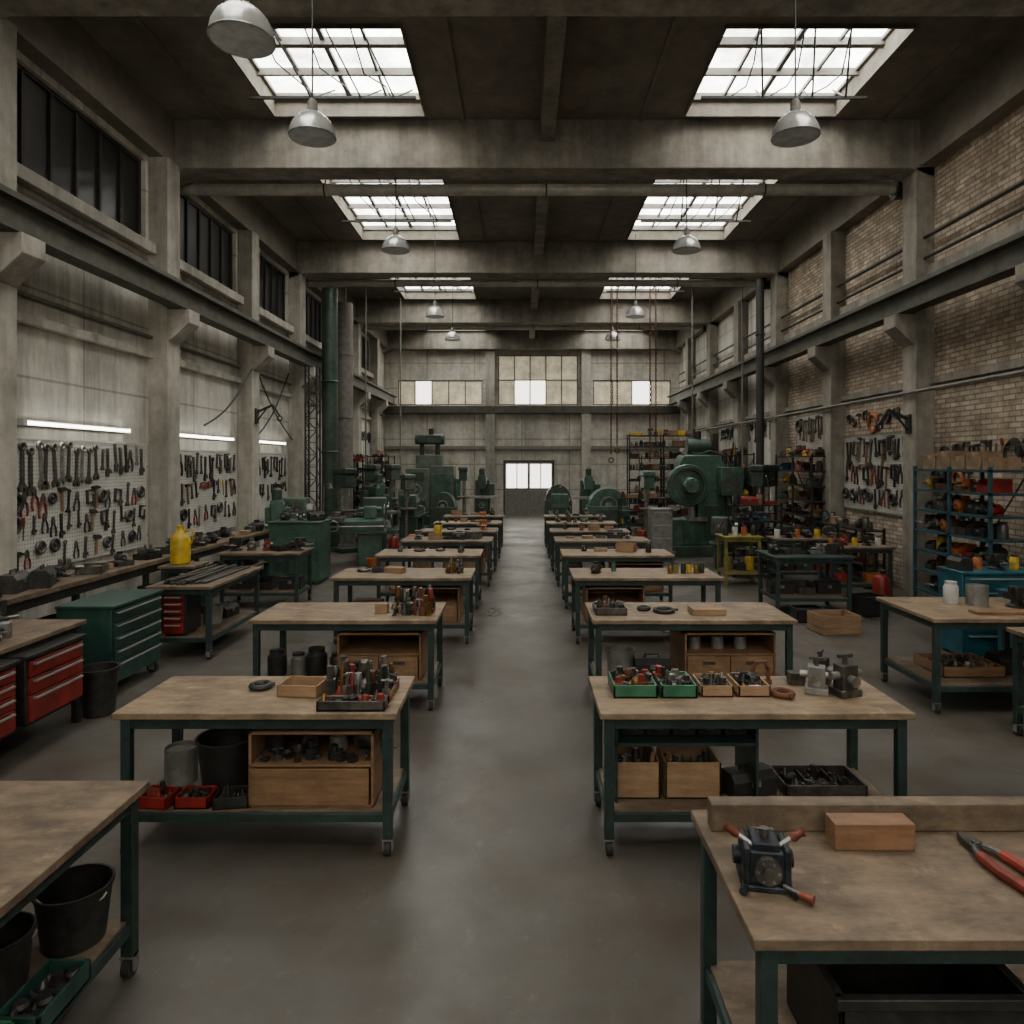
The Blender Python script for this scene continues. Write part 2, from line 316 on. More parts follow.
for side,x in (('left',-2.2),('right',2.87)):
    for i,(d,z) in enumerate(((5.3,5.50),(7.35,5.72),(12.2,6.0),(17.7,6.0),(22.2,6.2))):
        if side=='right' and i==0: continue
        n=i if side=='right' else i+1
        top=7.27 if i in (1,2) else ZC
        put(lamp,(round(top-z,2),),(x+(.08 if i==0 else 0),d,z),'pale metal bell pendant lamp, %s from the camera in the %s row'%(ORD[n-1],side),'lamp',group='pendant lamps of the %s row'%side)
def chain(L):
    t=thing('hoist_chain'); mb=MB(); n=int(L/.085)
    for k in range(n): mb.torus((0,0,-k*.085),.035,.014,'x' if k%2 else 'y',8,4,.7,1.5)
    mb.build('chain','rust',t); MB().torus((0,0,-L-.08),.07,.02,'y',14,6).build('hook','rust',t); return t
for i,(x,d,L) in enumerate(((2.75,21.6,5.6),(2.95,21.7,5.3),(3.95,21.6,5.8),(4.15,21.7,5.4))):
    put(chain,(L,),(x,d,ZC-.03),'rusty hoist chain hanging from the roof, %s from the left'%ORD[i],'chain',group='hoist chains over the rear right benches')
def tubelight(L):
    t=thing('tube_light'); MB().box(-L/2,L/2,-.01,.05,.0,.07).build('housing','white',t,.006)
    MB().cyl((-L/2+.04,-.035,.03),(L/2-.04,-.035,.03),.022,n=12).build('tube','tube_light',t)
    for s in (-1,1): MB().box(s*L/2-.03,s*L/2+.03,-.06,.05,-.005,.075).build('end_cap','white',t)
    return t
for i,(d,L) in enumerate(((9.6,2.3),(13.35,2.5),(16.8,2.0))):
    put(tubelight,(L,),(XL+.05,d,2.76),'lit white fluorescent tube above the %s pegboard of the left wall'%ORD[i],'light',rz=PI/2)
# ---------------------------------------------------------------- furniture builders
def legs(t,w,dp,h,fr,cast,s=.055):
    for a in (-1,1):
        for b in (-1,1):
            x,y=a*(w/2-.06),b*(dp/2-.06); z0=.1 if cast else 0
            l=MB().box(x-s/2,x+s/2,y-s/2,y+s/2,z0,h-.038).build('leg',fr,t,.004)
            if cast: MB().cyl((x-.018,y,.045),(x+.018,y,.045),.045,n=16).build('wheel','rubber',l); MB().box(x-.03,x-.022,y-.02,y+.02,.03,.1).box(x+.022,x+.03,y-.02,y+.02,.03,.1).box(x-.03,x+.03,y-.03,y+.03,.092,.1).build('caster_fork','zinc',l)
def bench(w,dp,h,cab,cast,top,fr,ledge=0):
    t=thing('workbench')
    MB().box(-w/2,w/2,-dp/2,dp/2,h-.038,h).build('tabletop',top,t,.005)
    f=MB(); X,Y=w/2-.06,dp/2-.06
    for z0,z1 in ((h-.105,h-.038),(.2,.25)):
        f.box(-X,X,-Y-.02,-Y+.02,z0,z1).box(-X,X,Y-.02,Y+.02,z0,z1).box(-X-.02,-X+.02,-Y,Y,z0,z1).box(X-.02,X+.02,-Y,Y,z0,z1)
    f.build('frame',fr,t,.003)
    MB().box(-X,X,-Y,Y,.235,.26).build('lower_shelf','top_dark',t)
    legs(t,w,dp,h,fr,cast)
    if ledge: MB().box(-w/2+.04,w/2,dp/2-.18,dp/2-.11,h,h+ledge).build('back_board','top_dark',t,.006)
    if cab:
        c0,c1=(-.04*w,w*.41) if cab>0 else (-w*.41,-.02*w)
        y0,y1=-Y+.03,Y-.03; z0,z1=.26,h-.14
        b=MB(); b.box(c0,c1,y0,y1,z0,z0+.018).box(c0,c1,y0,y1,z1-.018,z1).box(c0,c0+.018,y0,y1,z0,z1).box(c1-.018,c1,y0,y1,z0,z1).box(c0,c1,y1-.015,y1,z0,z1).box(c0,c1,y0,y1,z0+.24,z0+.258)
        b.build('under_cabinet','wood',t,.002)
        n=abs(cab)
        for k in range(n):
            u0=c0+.022+(c1-c0-.044)*k/n; u1=c0+.022+(c1-c0-.044)*(k+1)/n-.006
            dd=MB().box(u0,u1,y0-.016,y0+.004,z0+.02,z0+.235).build('drawer','wood',t,.004)
            if n>1 or cab<0: MB().box((u0+u1)/2-.06,(u0+u1)/2+.06,y0-.022,y0-.016,z0+.16,z0+.19).build('pull','steel_dark',dd)
    return t
def cabinet(w,dp,h,nd,body,front,cast):
    t=thing('drawer_cabinet'); z0=.13 if cast else .03
    MB().box(-w/2,w/2,-dp/2+.02,dp/2,z0,h-.03).build('body',body,t,.006)
    MB().box(-w/2-.01,w/2+.01,-dp/2-.01,dp/2+.01,h-.03,h).build('top',body,t,.006)
    H=(h-.05-z0); hs=[1]*(nd-1)+[1.6]; S=sum(hs); z=h-.05
    for k in hs:
        hh=H*k/S; d=MB().box(-w/2+.03,w/2-.03,-dp/2,-dp/2+.03,z-hh+.008,z-.004).build('drawer',front,t,.003)
        MB().box(-w/2+.06,w/2-.06,-dp/2-.025,-dp/2-.012,z-.035,z-.02).box(-w/2+.06,-w/2+.075,-dp/2-.02,-dp/2+.001,z-.035,z-.02).box(w/2-.075,w/2-.06,-dp/2-.02,-dp/2+.001,z-.035,z-.02).build('handle','handle_metal',d)
        z-=hh
    for a in (-1,1):
        for b in (-1,1):
            x,y=a*(w/2-.07),b*(dp/2-.07)
            if cast: c=MB().cyl((x-.02,y,.055),(x+.02,y,.055),.055,n=16).build('caster','rubber',t); MB().box(x-.035,x-.024,y-.03,y+.03,.04,z0).box(x+.024,x+.035,y-.03,y+.03,.04,z0).build('caster_fork','zinc',c)
            else: MB().box(x-.03,x+.03,y-.03,y+.03,0,.03).build('foot','iron',t)
    return t
def levels(h,n): return [.12+(h-.16)*k/(n-1) for k in range(n)]
def rack(w,dp,h,n,mt):
    t=thing('shelf_rack')
    for a in (-1,0,1) if w>1.6 else (-1,1):
        for b in (-1,1): x,y=a*(w/2-.02),b*(dp/2-.02); MB().box(x-.02,x+.02,y-.02,y+.02,0,h).build('post',mt,t)
    for z in levels(h,n): MB().box(-w/2,w/2,-dp/2,dp/2,z-.03,z).build('shelf',mt,t)
    MB().bar((-w/2+.03,dp/2-.01,.1),(w/2-.03,dp/2-.01,h-.1),.02,.01).bar((w/2-.03,dp/2-.01,.1),(-w/2+.03,dp/2-.01,h-.1),.02,.01).build('cross_brace',mt,t)
    return t
def tray(w,d,h,mt,div=0,name='parts_tray'):
    mb=MB(); e=.012
    mb.box(-w/2,w/2,-d/2,d/2,0,e).box(-w/2,w/2,-d/2,-d/2+e,0,h).box(-w/2,w/2,d/2-e,d/2,0,h).box(-w/2,-w/2+e,-d/2,d/2,0,h).box(w/2-e,w/2,-d/2,d/2,0,h)
    for k in range(div): x=-w/2+w*(k+1)/(div+1); mb.box(x-.004,x+.004,-d/2,d/2,0,h*.8)
    return mb.build(name,mt,None,.002)
def woodbin(w,d,h):  return tray(w,d,h,'wood_pale',0,'wooden_bin')
def bin_(w,d,h,mt):
    mb=MB(); e=.008
    mb.box(-w/2,w/2,-d/2,d/2,0,e).box(-w/2,w/2,d/2-e,d/2,0,h)
    for s in (-1,1): mb.prism([(-d/2,0),(d/2,0),(d/2,h),(-d/2+.3*d,h),(-d/2,h*.55)],s*(w/2)-e/2,s*(w/2)+e/2,'x')
    mb.box(-w/2,w/2,-d/2,-d/2+e,0,h*.55).box(-w/2+.01,w/2-.01,-d/2+.02,d/2-.02,h*.3,h*.45)
    return mb.build('storage_bin',mt)
def carton(w,d,h):
    t=thing('carton'); MB().box(-w/2,w/2,-d/2,d/2,0,h).build('box','carton',t,.004); MB().box(-w/2-.001,w/2+.001,-.025,.025,h-.06,h+.002).build('tape','wood_pale',t); return t
def jar(r,h,mt,lid):
    t=thing('jar'); MB().lathe([(0,0),(r*.95,0),(r,.01),(r,h*.75),(r*.75,h*.88),(r*.7,h*.9),(0,h*.9)],n=16).build('body',mt,t); MB().lathe([(0,h*.88),(r*.78,h*.88),(r*.78,h),(0,h)],n=16).build('lid',lid,t); return t
def toolbox(w,d,h,mt):
    t=thing('toolbox'); MB().prism([(-d/2,0),(d/2,0),(d/2,h*.6),(d*.3,h*.85),(-d*.3,h*.85),(-d/2,h*.6)],-w/2,w/2,'x').build('body',mt,t,.004)
    MB().tube([(-w*.2,0,h*.84),(-w*.2,0,h),(w*.2,0,h),(w*.2,0,h*.84)],.01,6).build('handle','black',t); MB().box(-.03,.03,-d/2-.01,-d/2+.01,h*.4,h*.6).build('latch','steel',t); return t
def bucket(r,h,mt):
    t=thing('bucket'); MB().lathe([(0,0),(r*.8,0),(r*.98,h*.95),(r*1.03,h*.95),(r*1.03,h),(r*.96,h),(r*.78,.02),(0,.02)],n=24).build('body',mt,t)
    MB().tube([(r*1.02*math.cos(a),-.15*r-r*.25*math.sin(a),h*.9+.0-.35*r*math.sin(a)) for a in [PI*k/10 for k in range(11)]],.005,6).build('handle','steel',t); return t
def motorpart(s,mt):
    t=thing('motor_part'); MB().lathe([(0,-.11*s),(.05*s,-.11*s),(.07*s,-.09*s),(.07*s,.07*s),(.05*s,.10*s),(0,.10*s)],(0,0,.085*s),'y',16).box(-.07*s,.07*s,-.07*s,.06*s,0,.03*s).build('housing',mt,t)
    MB().cyl((0,-.17*s,.085*s),(0,-.1*s,.085*s),.018*s).build('shaft','steel',t); MB().box(-.035*s,.035*s,-.03*s,.04*s,.14*s,.19*s).build('terminal_box',mt,t); return t
def fixture(s,mt):
    t=thing('metal_fixture'); MB().box(-.06*s,.06*s,-.05*s,.05*s,0,.035*s).box(-.045*s,.045*s,-.04*s,.03*s,.03*s,.15*s).build('body',mt,t,.005)
    MB().cyl((-.085*s,-.005*s,.1*s),(.085*s,-.005*s,.1*s),.018*s).cyl((0,-.075*s,.08*s),(0,-.04*s,.08*s),.026*s).build('bushing','steel',t); MB().cyl((0,0,.15*s),(0,0,.185*s),.012*s).box(-.04*s,.04*s,-.008*s,.008*s,.18*s,.195*s).build('screw_knob','steel_dark',t); return t
def holder(k,mt,h):
    mb=MB(); r=.018+.006*(k%3)
    if k==0: mb.lathe([(0,0),(r,0),(r,h*.3),(r*1.5,h*.3),(r*1.5,h*.5),(r,h*.5),(r*.8,h*.7),(r*.35,h),(0,h)],n=14)
    elif k==1: mb.lathe([(0,0),(r*.9,0),(r*.9,h*.15),(r*.35,h*.2),(r*.35,h*.55),(r*1.1,h*.6),(r*1.2,h*.8),(r*.8,h),(0,h)],n=14)
    elif k==2: mb.lathe([(0,0),(r*1.2,0),(r*1.2,h*.6),(r*.7,h*.62),(r*.7,h),(0,h)],n=6)
    elif k==3: mb.lathe([(0,0),(.004,0),(.004,h*.45),(.008,h*.46),(r*.8,h*.5),(r*.9,h*.75),(r*.7,h*.97),(0,h)],n=10)
    else: mb.box(-r,r,-r*.7,r*.7,0,h*.4).cyl((0,0,h*.4),(0,0,h*.8),r*.5,n=8).cyl((-r*1.4,0,h*.75),(r*1.4,0,h*.75),r*.3,n=8)
    return mb.build(['tool_holder','knob_fitting','hex_socket','screwdriver','clamp_fitting'][k],mt)
KN=['tool holder','knob fitting','hex socket','screwdriver','clamp fitting']
CN={'steel':'bright steel','steel_dark':'dull steel','iron':'black iron','grip_red':'red','brass':'brass','machine_dark':'dark green','machine_green':'green','rust':'rust brown','rack_blue':'blue','zinc':'grey','block_brown':'brown'}
def cluster(x0,x1,y0,y1,z,nx,ny,where,group,hmax=.16,mats=('steel','steel_dark','iron','steel_dark','brass','steel_dark','iron','grip_red','steel','rust')):
    for i in range(nx):
        for j in range(ny):
            k=random.choice([0,0,1,2,2,3,4,4]); mt=random.choice(mats); h=round(random.choice([.4,.6,.8,1])*hmax,3)
            cn=CN[mt]
            put(holder,(k,mt,h),(x0+(x1-x0)*(i+.5+random.uniform(-.3,.3))/nx,y0+(y1-y0)*(j+.5+random.uniform(-.3,.3))/ny,z),'small %s %s in %s'%(cn,KN[k],where),'tool part',group=group+' (%s %s)'%(cn,KN[k]),rot=(random.uniform(-.12,.12),random.uniform(-.12,.12),random.random()*3))
def ringpart(r,mt): return MB().torus((0,0,.02),r,.02,'z',24,8).cyl((r*.9,0,.02),(r*1.6,0,.02),.012,n=8).build('ring_clamp',mt)
def block(w,d,h,mt): return MB().box(-w/2,w/2,-d/2,d/2,0,h).build('wooden_block' if mt!='steel_dark' else 'metal_block',mt,None,.004)
def vise(s,mt):
    t=thing('bench_vise')
    MB().lathe([(0,0),(.09*s,0),(.09*s,.02*s),(.05*s,.04*s),(.05*s,.07*s),(0,.07*s)],n=18).build('base',mt,t)
    MB().box(-.05*s,.05*s,-.02*s,.12*s,.06*s,.13*s).box(-.07*s,.07*s,-.02*s,.02*s,.1*s,.19*s).build('body',mt,t,.006)
    MB().box(-.07*s,.07*s,-.10*s,-.06*s,.1*s,.19*s).box(-.035*s,.035*s,-.14*s,-.02*s,.07*s,.12*s).build('moving_jaw',mt,t,.006)
    MB().cyl((0,-.22*s,.095*s),(0,-.1*s,.095*s),.013*s).cyl((-.09*s,-.21*s,.095*s),(.09*s,-.21*s,.095*s),.008*s).build('screw_handle','steel',t); return t
def gearvise():
    t=thing('clamp_vise')
    MB().box(-.07,.07,-.06,.06,.02,.13).box(-.085,.085,-.075,.075,0,.022).box(-.045,.045,-.05,.07,.12,.155).box(-.078,-.055,-.068,.065,.02,.145).box(.055,.078,-.068,.065,.02,.145).build('body','blue_grey',t,.006)
    MB().lathe([(0,-.085),(.045,-.085),(.045,-.06),(.03,-.06)],(0,0,.075),'y').lathe([(0,-.1),(.02,-.1),(.02,-.06)],(0,0,.075),'y').build('front_boss','steel_dark',t)
    for k in range(6): a=PI*k/3; MB().cyl((.034*math.cos(a),-.09,.075+.034*math.sin(a)),(.034*math.cos(a),-.083,.075+.034*math.sin(a)),.005,n=6).build('bolt','steel',t)
    for sgn in (-1,1): 
        l=MB().cyl((sgn*.04,-.02,.13),(sgn*.095,.0,.16),.009).build('lever','steel',t); MB().lathe([(0,0),(.013,0),(.017,.012),(.012,.035),(.016,.05),(0,.055)],(0,0,0),n=12).build('lever_grip','copper_red',l)
        g=l.children[0]; g.location=(sgn*.088,0,.155); g.rotation_euler=(0,sgn*R(60),0)
        MB().cyl((sgn*.068,.03,.07),(sgn*.1,.03,.07),.03,n=16).build('side_boss','blue_grey',t)
        MB().cyl((sgn*.075,-.07,.014),(sgn*.085,-.10,.014),.014).build('foot_lug','blue_grey',t)
    MB().cyl((.05,-.07,.03),(.10,-.10,.02),.008).build('front_rod','steel_dark',t); MB().cyl((.095,-.097,.02),(.135,-.12,.018),.013,.016).build('front_handle','copper_red',t)
    MB().cyl((0,0,.15),(0,0,.185),.016).cyl((-.03,0,.18),(.03,0,.18),.006).build('top_screw','steel_dark',t)
    return t
def bigpliers(s,gm):
    t=thing('pliers')
    MB().prism([(-.035*s,-.02*s),(.035*s,-.02*s),(.03*s,.04*s),(.012*s,.09*s),(-.012*s,.09*s),(-.03*s,.04*s)],.0,.03*s,'z').cyl((0,.0,-.0),(0,.0,.04*s),.018*s).build('jaw','steel_dark',t,.003)
    for q in (-1,1):
        MB().tube([(q*.016*s,-.01*s,.02*s),(q*.04*s,-.05*s,.021*s),(q*.046*s,-.09*s,.021*s)],.015*s,8).build('arm','steel_dark',t)
        MB().tube([(q*.046*s,-.08*s,.023*s),(q*.055*s,-.18*s,.023*s),(q*.042*s,-.3*s,.023*s)],.021*s,10).build('handle',gm,t)
    return t
# ---- tools hanging on boards
def spanner(L,mt): 
    w=L*.05
    return MB().torus((0,-.014,-L*.08),L*.07,L*.032,'y',14,6).prism([(-w*.8,-L*.13),(w*.8,-L*.13),(w,-L*.86),(-w,-L*.86)],-.022,-.002,'y').prism([(-w*1.2,-L*.82),(w*1.2,-L*.82),(w*2.5,-L*.91),(w*2.1,-L),(w*.9,-L*1.0),(w*.9,-L*.92),(-w*.9,-L*.92),(-w*.9,-L),(-w*2.1,-L),(-w*2.5,-L*.91)],-.024,-.0,'y').build('spanner',mt)
def adjustable(L,mt):
    w=L*.07
    return MB().prism([(-w*.9,-L*.0),(w*.9,-L*.0),(w*.6,-L*.7),(-w*.6,-L*.7)],-.022,-.0,'y').prism([(-w,-L*.7),(w,-L*.7),(w*2.6,-L*.8),(w*2.4,-L*.88),(w*.6,-L*.86),(w*.3,-L),(-w*1.6,-L*.98),(-w*1.6,-L*.8)],-.028,-.0,'y').build('adjustable_wrench',mt)
def hpliers(L,gm):
    t=thing('pliers'); w=L*.11
    MB().prism([(-w*.3,0),(w*.3,0),(w,-L*.2),(w*.9,-L*.36),(-w*.9,-L*.36),(-w,-L*.2)],-.024,-.0,'y').build('jaw','steel_dark',t)
    for s in (-1,1): MB().tube([(s*w*.5,-.015,-L*.33),(s*w*1.5,-.015,-L*.55),(s*w*1.9,-.015,-L*.8),(s*w*1.5,-.015,-L)],L*.045,6).build('handle',gm,t)
    return t
def hammer(L,gm):
    t=thing('hammer'); MB().cyl((0,-.02,-.03),(0,-.02,-L),.016,.02,10).build('handle',gm,t); MB().box(-.065,.035,-.045,0,-.055,-.005).prism([(.03,-.055),(.03,-.005),(.10,-.035),(.10,-.055)],-.038,-.005,'y').build('head','iron',t); return t
def cclamp(s,mt):
    mb=MB()
    for a in ((0,s,-.14*s,0),(0,.16*s,-1.24*s,0),(0,s,-1.24*s,-1.1*s)): mb.box(a[0],a[1],-.03,-.0,a[2],a[3])
    return mb.cyl((s*.9,-.018,-1.5*s),(s*.9,-.018,-.45*s),.08*s,n=8).cyl((s*.6,-.018,-1.45*s),(s*1.2,-.018,-1.45*s),.04*s,n=6).build('screw_clamp',mt)
def hacksaw(L):
    t=thing('hacksaw'); MB().box(0,L,-.02,-.0,-.014,0).box(L-.014,L,-.02,-.0,-.1,0).box(0,.014,-.02,-.0,-.1,0).box(0,L,-.017,-.005,-.1,-.085).build('bow','steel_dark',t)
    MB().prism([(-.09,-.11),(-.06,-.01),(-.005,-.01),(-.005,-.1)],-.028,-.004,'y').build('handle','grip_red',t); return t
def wdriver(L,gm):
    t=thing('screwdriver'); MB().lathe([(0,0),(.018,-.005),(.022,-L*.2),(.015,-L*.42),(0,-L*.43)],(0,-.022,0),n=10).build('handle',gm,t); MB().cyl((0,-.022,-L*.42),(0,-.022,-L),.007,n=6).build('blade','steel_dark',t); return t
def disc(r,mt): return MB().torus((0,-.025,-r),r*.8,r*.22,'y',20,6).cyl((0,-.03,-r),(0,-.0,-r),r*.25,n=12).bar((-r*.8,-.02,-r),(r*.8,-.02,-r),.02).build('grinding_ring',mt)
def coil(r,mt):
    mb=MB()
    for k in range(4): mb.torus((0,-.012-.015*k,-r-.01*k),r-.01*(k%2),.011,'y',24,6,1,1.25)
    return mb.build('coiled_hose',mt)
TOOLS={'spanner':(spanner,'ring spanner','spanner'),'adjustable':(adjustable,'adjustable wrench','wrench'),'pliers':(hpliers,'pliers','pliers'),'hammer':(hammer,'hammer','hammer'),'clamp':(cclamp,'screw clamp','clamp'),'saw':(hacksaw,'red-handled hacksaw','hacksaw'),'driver':(wdriver,'screwdriver','screwdriver'),'disc':(disc,'hub ring','ring'),'coil':(coil,'coiled hose','hose')}
def sq(n,L,kinds='sssaaphcd'):
    K={'s':lambda:('spanner',round(L*random.choice([.7,.85,1]),2),random.choice(['steel_dark','steel_dark','steel','iron'])),'a':lambda:('adjustable',round(L*random.choice([.7,.95]),2),random.choice(['iron','steel_dark'])),'p':lambda:('pliers',round(L*.75,2),random.choice(['grip_red','black','black'])),
       'h':lambda:('hammer',round(L*.9,2),random.choice(['wood','black'])),'c':lambda:('clamp',round(L*.45,2),random.choice(['iron','steel_dark'])),'d':lambda:('driver',round(L*.75,2),random.choice(['grip_red','yellow','black'])),'r':lambda:('disc',round(L*.28,2),random.choice(['iron','steel_dark'])),'w':lambda:('saw',.3),'o':lambda:('coil',round(random.choice([.10,.13,.16]),2),random.choice(['black','rubber','orange','rubber']))}
    return [K[random.choice(kinds)]() for _ in range(n)]
def hang(side,board,row,y0,y1,z,seq,bare=0):
    n=len(seq); x=XL+(.0 if bare else .034) if side=='left' else XR-(.0 if bare else .044)
    for i,it in enumerate(seq):
        f=(i+.5+random.uniform(-.15,.15))/n; y=y0+(y1-y0)*f if side=='left' else y1-(y1-y0)*f
        fn,nm,cat=TOOLS[it[0]]; a=it[1:]; m=a[-1]
        ex={'grip_red':'red-handled ','wood':'wooden-handled ','black':'black-handled ','yellow':'yellow-handled ','orange':'orange-handled '}.get(m,'') if it[0] in('pliers','hammer','driver') else '' if it[0]=='saw' else {'black':'black ','rubber':'black ','orange':'orange '}.get(m,CN.get(m,'dark')+' ')
        put(fn,tuple(a),(x,y,z+random.uniform(-.05,.05)),'%s%s, %s from left in %s row, %s'%(ex,nm,ORD[i],row,board),cat,rot=(0,random.uniform(-.14,.14),PI/2 if side=='left' else -PI/2))
# ---------------------------------------------------------------- the two rows of benches
RB='workbenches in the two rows along the aisle'
D=[(4.41,.72),(6.87,.84),(9.25,.84),(11.4,.85),(13.4,.8),(15.2,.75),(17.2,.75),(19.4,.75)]
LX=[(-2.38,-.725),(-2.53,-.785),(-2.42,-.64),(-2.32,-.65),(-2.27,-.56),(-2.2,-.52),(-2.15,-.5),(-2.15,-.5)]
RX=[(.453,2.28),(.655,2.54),(.65,2.55),(.64,2.4),(.62,2.4),(.6,2.3),(.6,2.3),(.6,2.3)]
cabs=[(1,0),(2,2),(1,-1),(0,1),(1,0),(0,0),(0,0),(0,0)]
NB=len(D)
for side,XX in (('left',LX),('right',RX)):
    for i,(c,dp) in enumerate(D):
        a,b=XX[i]; w=round(b-a,2); cab=cabs[i][side=='right']
        put(bench,(w,dp,.85,cab,True,'top' if i not in (4,5,7) else 'top_dark','bench_green'),((a+b)/2,c,0),'workbench with worn wooden top, %s fully visible from the camera in the %s row'%(ORD[i],side),'workbench',group=RB)
put(bench,(1.6,1.1,.85,0,True,'top_dark','bench_green'),(-2.5,2.65,0),'nearest workbench at left, cut by the frame, black buckets on its shelf','workbench',group=RB)
put(bench,(1.65,.8,.85,0,False,'top_dark','bench_green',.11),(1.53,2.53,0),'nearest workbench at right with back board, clamp vise and wooden block','workbench',group=RB)
put(gearvise,(),(.84,2.43,.85),'blue-grey cast clamp vise with red-gripped levers on the nearest right bench','clamp vise',rz=-.15)
put(block,(.3,.09,.1,'block_brown'),(1.32,2.66,.85),'reddish-brown wooden block against the back board of the nearest right bench','wooden block')
put(bigpliers,(.95,'grip_red'),(1.70,2.62,.85),'big pliers with red handles at the right end of the nearest bench','pliers',rz=.12)
def crate(w,d,h,mt):
    t=thing('crate'); mb=MB(); e=.015
    mb.box(-w/2,w/2,-d/2,d/2,0,e).box(-w/2,w/2,-d/2,-d/2+e,0,h).box(-w/2,w/2,d/2-e,d/2,0,h).box(-w/2,-w/2+e,-d/2,d/2,0,h).box(w/2-e,w/2,-d/2,d/2,0,h)
    mb.build('body',mt,t,.003); r=MB()
    r.box(-w/2-.015,w/2+.015,-d/2-.015,-d/2+e,h-.03,h+.005).box(-w/2-.015,w/2+.015,d/2-e,d/2+.015,h-.03,h+.005).box(-w/2-.015,-w/2+e,-d/2,d/2,h-.03,h+.005).box(w/2-e,w/2+.015,-d/2,d/2,h-.03,h+.005); r.build('rim',mt,t,.003); return t
put(crate,(.6,.45,.36,'iron'),(1.3,2.42,.26),'black plastic crate on the lower shelf of the nearest right bench','crate')
put(bucket,(.15,.24,'iron'),(-1.92,3.0,.26),'black bucket at the back of the nearest left bench shelf','bucket')
put(bucket,(.13,.24,'iron'),(-2.02,2.68,.26),'second black bucket, left of and before the other on the nearest left shelf','bucket',rz=.6)
put(tray,(.17,.3,.08,'cabinet_green',0),(-1.79,2.62,.26),'small dark green tray before the buckets on the nearest left bench shelf','tray',rz=0)
put(tray,(.2,.2,.1,'tray_green',1),(-1.86,2.34,.26),'green divided tray nearest the camera on the nearest left bench shelf','tray')
cluster(-1.85,-1.73,2.5,2.74,.272,3,5,'the dark green tray of the nearest left bench','parts in dark green tray',.06,('iron','steel_dark'))
z=.85
put(ringpart,(.055,'iron'),(-1.68,4.5,z),'small black ring clamp beside the wooden bin on the first left bench','ring clamp',rz=.4)
put(woodbin,(.26,.2,.075),(-1.38,4.42,z),'small pale wooden bin on the first left bench','bin',rz=-.1)
put(tray,(.40,.34,.045,'wood',0,'wooden_tray'),(-1.0,4.4,z),'flat wooden tray crowded with standing tool parts on the first left bench','tray')
cluster(-1.18,-.82,4.25,4.56,z+.012,9,7,'the wooden tray of the first left bench','parts in wooden tray',.2)
put(tray,(.4,.1,.06,'steel_dark',5,'socket_tray'),(-1.0,4.13,z),'narrow dark divided socket tray at the front edge of the first left bench','tray')
cluster(-1.19,-.81,4.1,4.16,z+.012,9,1,'the narrow socket tray of the first left bench','parts in socket tray',.09)
put(bucket,(.19,.3,'black'),(-1.88,4.48,.26),'wide black bucket on the lower shelf of the first left bench','bucket')
def can(r,h): return MB().lathe([(0,0),(r,0),(r,h),(r*.95,h),(r*.95,h-.02),(0,h-.02)],n=18).build('metal_can','zinc')
put(can,(.1,.22),(-2.19,4.5,.26),'grey metal can left of the bucket on the first left bench shelf','can')
for i,(x,y,m,n) in enumerate(((-2.18,4.2,'red','red'),(-1.95,4.2,'red','red'),(-1.73,4.2,'iron','black'))):
    put(tray,(.2,.16,.07,m,0),(x,y,.26),'small open %s tray, %s from left on the first left bench shelf'%(n,ORD[i]),'tray',rz=.15*(i-1))
    cluster(x-.07,x+.07,y-.05,y+.05,.272,4,2,'the %s open tray under the first left bench'%ORD[i],'parts in open tray %d'%(i+1),.11,('grip_red','iron','steel_dark','iron','red' if 0 else 'steel_dark'))
for i in range(4): put([jar,motorpart,jar,motorpart][i],[(.06,.14,'iron','black'),(.8,'iron'),(.055,.12,'zinc','black'),(.9,'steel_dark')][i],(-1.52+.19*i,4.36,.518),['dark jar','black motor part','grey jar','dull motor part'][i]+' in the open cabinet of the first left bench, %s from left'%ORD[i],'jar' if i%2==0 else 'motor',rz=.5*i)
cluster(-1.56,-.92,4.16,4.24,.518,10,1,'the open cabinet of the first left bench','parts in open cabinet',.11,('iron','steel_dark','iron'))
cluster(-1.24,-.86,6.62,6.98,z,8,5,'the heap on the second left bench','parts heaped on second left bench',.24)
put(block,(.12,.1,.09,'wood_pale'),(-1.36,6.8,z),'little wooden block left of the heap on the second left bench','wooden block')
for i in range(5): put(jar,([.09,.075,.1,.075,.09][i],[.24,.2,.26,.2,.22][i],['iron','zinc','black','steel_dark','iron'][i],'black'),(-2.36+.19*i,6.75+.05*(i%2),.26),'dark tin on the shelf of the second left bench, %s from left'%ORD[i],'tin')
cluster(-1.0,-.8,9.15,9.4,z,4,3,'the cluster on the third left bench','parts on third left bench',.2)
for i,(x,dd) in enumerate(((.70,.27),(.97,.22))):
    put(tray,(.27 if i==0 else .22,.3,.08,'tray_green',1 if i==0 else 0),(x,4.46,z),'green parts tray, %s on the first right bench'%('leftmost and widest' if i==0 else 'second from left, narrower'),'tray')
    cluster(x-.11,x+.11 if i==0 else x+.08,4.34,4.58,z+.012,6 if i==0 else 5,5,'the %s green tray of the first right bench'%('wide' if i==0 else 'narrow'),'parts in green tray %d'%(i+1),.12)
for i,x in enumerate((1.21,1.44)):
    put(woodbin,(.2,.26,.07),(x,4.46,z),'pale wooden bin on the first right bench, %s'%('beside the green trays' if i==0 else 'between the other bin and the ring clamp'),'bin')
    cluster(x-.08,x+.08,4.36,4.57,z+.012,5,4,'the %s wooden bin of the first right bench'%ORD[i],'parts in wooden bin %d'%(i+1),.10,('steel_dark','brass','steel','iron','iron'))
put(ringpart,(.055,'rust'),(1.62,4.35,z),'rusty brown ring clamp right of the wooden bins on the first right bench','ring clamp',rz=-1.2)
